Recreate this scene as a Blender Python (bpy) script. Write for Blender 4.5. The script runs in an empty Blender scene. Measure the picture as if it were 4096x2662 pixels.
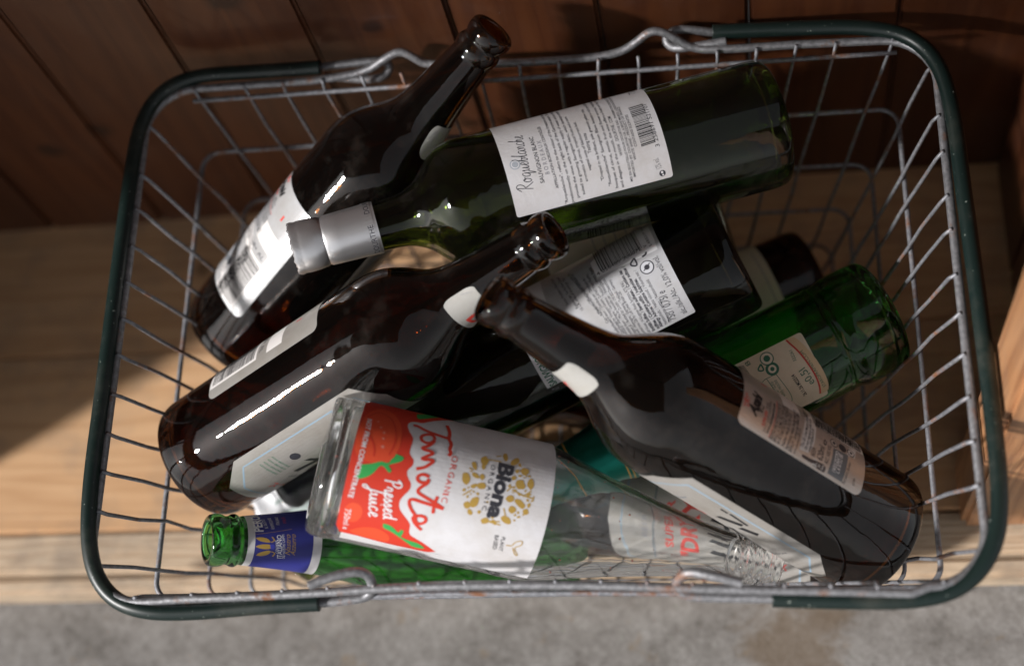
import bpy, bmesh, math, random
from mathutils import Vector, Matrix
random.seed(11)
S = bpy.context.scene
COL = S.collection

# ---------------------------------------------------------------- camera, light, exposure
cam = bpy.data.cameras.new('camera')
cam.sensor_width = 36.0
cam.lens = 53.4
cam.clip_start = 0.02
cam.clip_end = 200
cam.dof.use_dof = True
cam.dof.focus_distance = 0.845
cam.dof.aperture_fstop = 2.7
cam_o = bpy.data.objects.new('camera', cam)
COL.objects.link(cam_o)
R = [[0.987978, 0.043638, 0.148309], [0.017935, 0.920502, -0.390326], [-0.153552, 0.388293, 0.908653]]
cam_o.matrix_world = Matrix(((R[0][0], R[0][1], R[0][2], 0.1186), (R[1][0], R[1][1], R[1][2], -0.3403),
                             (R[2][0], R[2][1], R[2][2], 0.7616), (0, 0, 0, 1)))
S.camera = cam_o

SUN_EL, SUN_AZ = math.radians(31.5), math.radians(-150)
world = bpy.data.worlds.new('World')
S.world = world
world.use_nodes = True
nt = world.node_tree
bg = nt.nodes['Background']
sky = nt.nodes.new('ShaderNodeTexSky')
sky.sky_type = 'NISHITA'
sky.sun_disc = False
sky.sun_elevation = SUN_EL
sky.sun_rotation = math.pi / 2 - SUN_AZ
pale = nt.nodes.new('ShaderNodeHueSaturation')   # thin cloud: the blue washed out
pale.inputs['Saturation'].default_value = 0.15
nt.links.new(sky.outputs[0], pale.inputs['Color'])
nt.links.new(pale.outputs[0], bg.inputs[0])
bg.inputs[1].default_value = 0.10
sun = bpy.data.lights.new('sun', 'SUN')
sun.energy = 4.4
sun.angle = math.radians(4.5)
sun.color = (1.0, 0.97, 0.95)
sun_o = bpy.data.objects.new('sun', sun)
COL.objects.link(sun_o)
sdir = Vector((math.cos(SUN_EL) * math.cos(SUN_AZ), math.cos(SUN_EL) * math.sin(SUN_AZ), math.sin(SUN_EL)))
sun_o.rotation_euler = sdir.to_track_quat('Z', 'Y').to_euler()
sun_o.location = sdir * 3

S.view_settings.view_transform = 'Standard'
S.view_settings.look = 'None'
S.view_settings.gamma = 1.0
S.view_settings.exposure = 0.28
S.render.engine = 'CYCLES'
S.cycles.max_bounces = 24
S.cycles.transmission_bounces = 24
S.cycles.transparent_max_bounces = 16
S.cycles.glossy_bounces = 8
S.cycles.diffuse_bounces = 4
S.cycles.caustics_refractive = True
S.cycles.caustics_reflective = True
S.cycles.blur_glossy = 0.2
S.cycles.sample_clamp_indirect = 12
S.cycles.use_denoising = True

# ---------------------------------------------------------------- measured places: bottle axes, wire paths, label artwork in millimetres
PLACE = [{'name': 'brown1', 'kind': 'asahi', 'p': [-0.1993, 0.0331, -0.096], 'w': [0.7059, 0.4344, 0.5595], 'e': [-0.0784, -0.7372, 0.6712]}, {'name': 'roque', 'kind': 'wineR', 'p': [0.1433, 0.1167, -0.0113], 'w': [-0.9536, -0.2824, 0.1047], 'e': [0.2283, -0.4508, 0.8629]}, {'name': 'brown2', 'kind': 'asahi', 'p': [-0.2032, -0.0589, -0.066], 'w': [0.8501, 0.3055, 0.4289], 'e': [-0.1842, -0.5905, 0.7857]}, {'name': 'brown3', 'kind': 'asahi', 'p': [0.1901, -0.1094, -0.088], 'w': [-0.7355, 0.3199, 0.5973], 'e': [0.3879, -0.524, 0.7583]}, {'name': 'juice', 'kind': 'juice', 'p': [-0.1085, -0.0873, 0.0061], 'w': [0.9217, -0.1441, -0.3602], 'e': [0.3036, -0.3101, 0.9009]}, {'name': 'lidl', 'kind': 'wine', 'p': [0.1182, 0.0524, -0.0448], 'w': [-0.9066, -0.3814, -0.1805], 'e': [0.0043, -0.4362, 0.8998]}, {'name': 'star', 'kind': 'star', 'p': [0.2021, 0.0232, -0.0775], 'w': [-0.8979, -0.4401, -0.0088], 'e': [0.1358, -0.296, 0.9455]}, {'name': 'peroni', 'kind': 'peroni', 'p': [0.0043, -0.0891, -0.165], 'w': [-0.8164, -0.1194, 0.565], 'e': [0.5763, -0.2309, 0.784]}, {'name': 'brown4', 'kind': 'asahi', 'p': [0.1868, -0.0913, -0.1471], 'w': [-0.9865, 0.1596, -0.0375], 'e': [-0.0791, -0.2625, 0.9617]}, {'name': 'dark8', 'kind': 'asahi', 'p': [0.1691, 0.0814, -0.1589], 'w': [-0.9299, -0.3677, -0.0078], 'e': [0.1313, -0.3519, 0.9268]}, {'name': 'clear9', 'kind': 'juice', 'p': [0.1097, 0.1041, -0.0996], 'w': [-0.9487, -0.3098, -0.0633], 'e': [0.0826, -0.436, 0.8962]}]
WIRE = {'handle_l': [[-0.1078, -0.1554, 0.012], [-0.095, -0.1507, 0.012], [-0.0831, -0.1475, 0.01], [-0.0776, -0.1491, 0.006], [-0.077, -0.1527, 0.0], [-0.0796, -0.1571, -0.006], [-0.0888, -0.159, -0.006], [-0.1069, -0.1603, -0.006]], 'sleeve_l': [[-0.1063, -0.1608, -0.004], [-0.1396, -0.162, -0.004], [-0.175, -0.1647, -0.004], [-0.2031, -0.1646, -0.002], [-0.2236, -0.1557, -0.002], [-0.235, -0.1364, 0.002], [-0.2394, -0.1002, 0.003], [-0.2393, -0.0369, 0.003], [-0.2396, 0.0304, 0.003], [-0.2396, 0.1018, 0.003], [-0.238, 0.1346, 0.003], [-0.2281, 0.1568, 0.003], [-0.2071, 0.1675, 0.003], [-0.1658, 0.1666, 0.003], [-0.1264, 0.1665, 0.003]], 'handle_l2': [[-0.128, 0.1699, -0.002], [-0.0927, 0.1706, 0.0], [-0.0851, 0.171, -0.004], [-0.0863, 0.1657, -0.008], [-0.0936, 0.1604, -0.006], [-0.1183, 0.1633, -0.004]], 'handle_r': [[0.1142, -0.1579, 0.01], [0.0985, -0.1539, 0.012], [0.0878, -0.1513, 0.01], [0.0821, -0.1538, 0.004], [0.0801, -0.1572, -0.003], [0.0868, -0.1608, -0.006], [0.1084, -0.1614, -0.006], [0.1288, -0.1622, -0.006]], 'sleeve_r': [[0.1288, -0.1627, -0.004], [0.172, -0.1648, -0.004], [0.2012, -0.1649, -0.004], [0.2221, -0.1595, -0.002], [0.2365, -0.1446, 0.002], [0.2435, -0.1209, 0.003], [0.2444, -0.0801, 0.003], [0.2437, -0.0081, 0.003], [0.2421, 0.056, 0.003], [0.2414, 0.1103, 0.003], [0.2361, 0.1418, 0.003], [0.221, 0.1604, 0.003], [0.195, 0.168, 0.003], [0.1584, 0.17, 0.003], [0.1103, 0.1715, 0.003]], 'handle_r2': [[0.1103, 0.1748, -0.002], [0.0901, 0.1752, 0.004], [0.083, 0.1737, 0.0], [0.0832, 0.1704, -0.004], [0.0878, 0.1657, -0.003], [0.101, 0.1644, 0.0], [0.1181, 0.1652, 0.002]], 'rimback': [[-0.2064, 0.1585, 0.0], [-0.1316, 0.1593, 0.0], [-0.1093, 0.1612, 0.0], [-0.0955, 0.1631, 0.002], [-0.0842, 0.1668, 0.008], [-0.0751, 0.1696, 0.01], [-0.0677, 0.1668, 0.006], [-0.0615, 0.1647, 0.0], [-0.0209, 0.1619, 0.0], [0.0345, 0.1613, 0.0], [0.0554, 0.1635, 0.0], [0.0655, 0.1672, 0.004], [0.0735, 0.1702, 0.01], [0.0806, 0.1702, 0.01], [0.0892, 0.1669, 0.005], [0.0972, 0.1635, 0.0], [0.1111, 0.1609, 0.0], [0.158, 0.1608, 0.0], [0.213, 0.1608, 0.0]], 'rimfront': [[-0.1957, -0.1592, 0.0], [-0.1804, -0.1583, 0.0], [-0.1387, -0.1575, 0.0], [-0.1037, -0.1563, 0.0], [-0.0783, -0.1549, 0.0], [-0.0462, -0.1539, 0.0], [-0.0009, -0.1541, 0.0], [0.0435, -0.1552, 0.0], [0.0785, -0.157, 0.0], [0.1194, -0.1591, 0.0], [0.1566, -0.1604, 0.0], [0.1969, -0.1623, 0.0]], 'stiff': [[-0.1169, -0.1583, -0.006], [-0.0477, -0.1561, -0.008], [0.0427, -0.1573, -0.008], [0.1514, -0.1604, -0.008], [0.1892, -0.1618, -0.007]], 'sidel': [0.1344, 0.1002, 0.0771, 0.0522, 0.0292, 0.0056, -0.0164, -0.0409, -0.0642, -0.0866, -0.1091, -0.1397], 'sider': [0.1395, 0.1062, 0.0831, 0.056, 0.0352, 0.0083, -0.0141, -0.0374, -0.0613, -0.0854, -0.1085, -0.1418], 'backx': [-0.2063, -0.1747, -0.1497, -0.1249, -0.1004, -0.076, -0.0518, -0.0277, -0.0039, 0.0198, 0.0433, 0.0666, 0.0897, 0.1127, 0.1355, 0.1581, 0.1805, 0.2126]}
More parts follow.
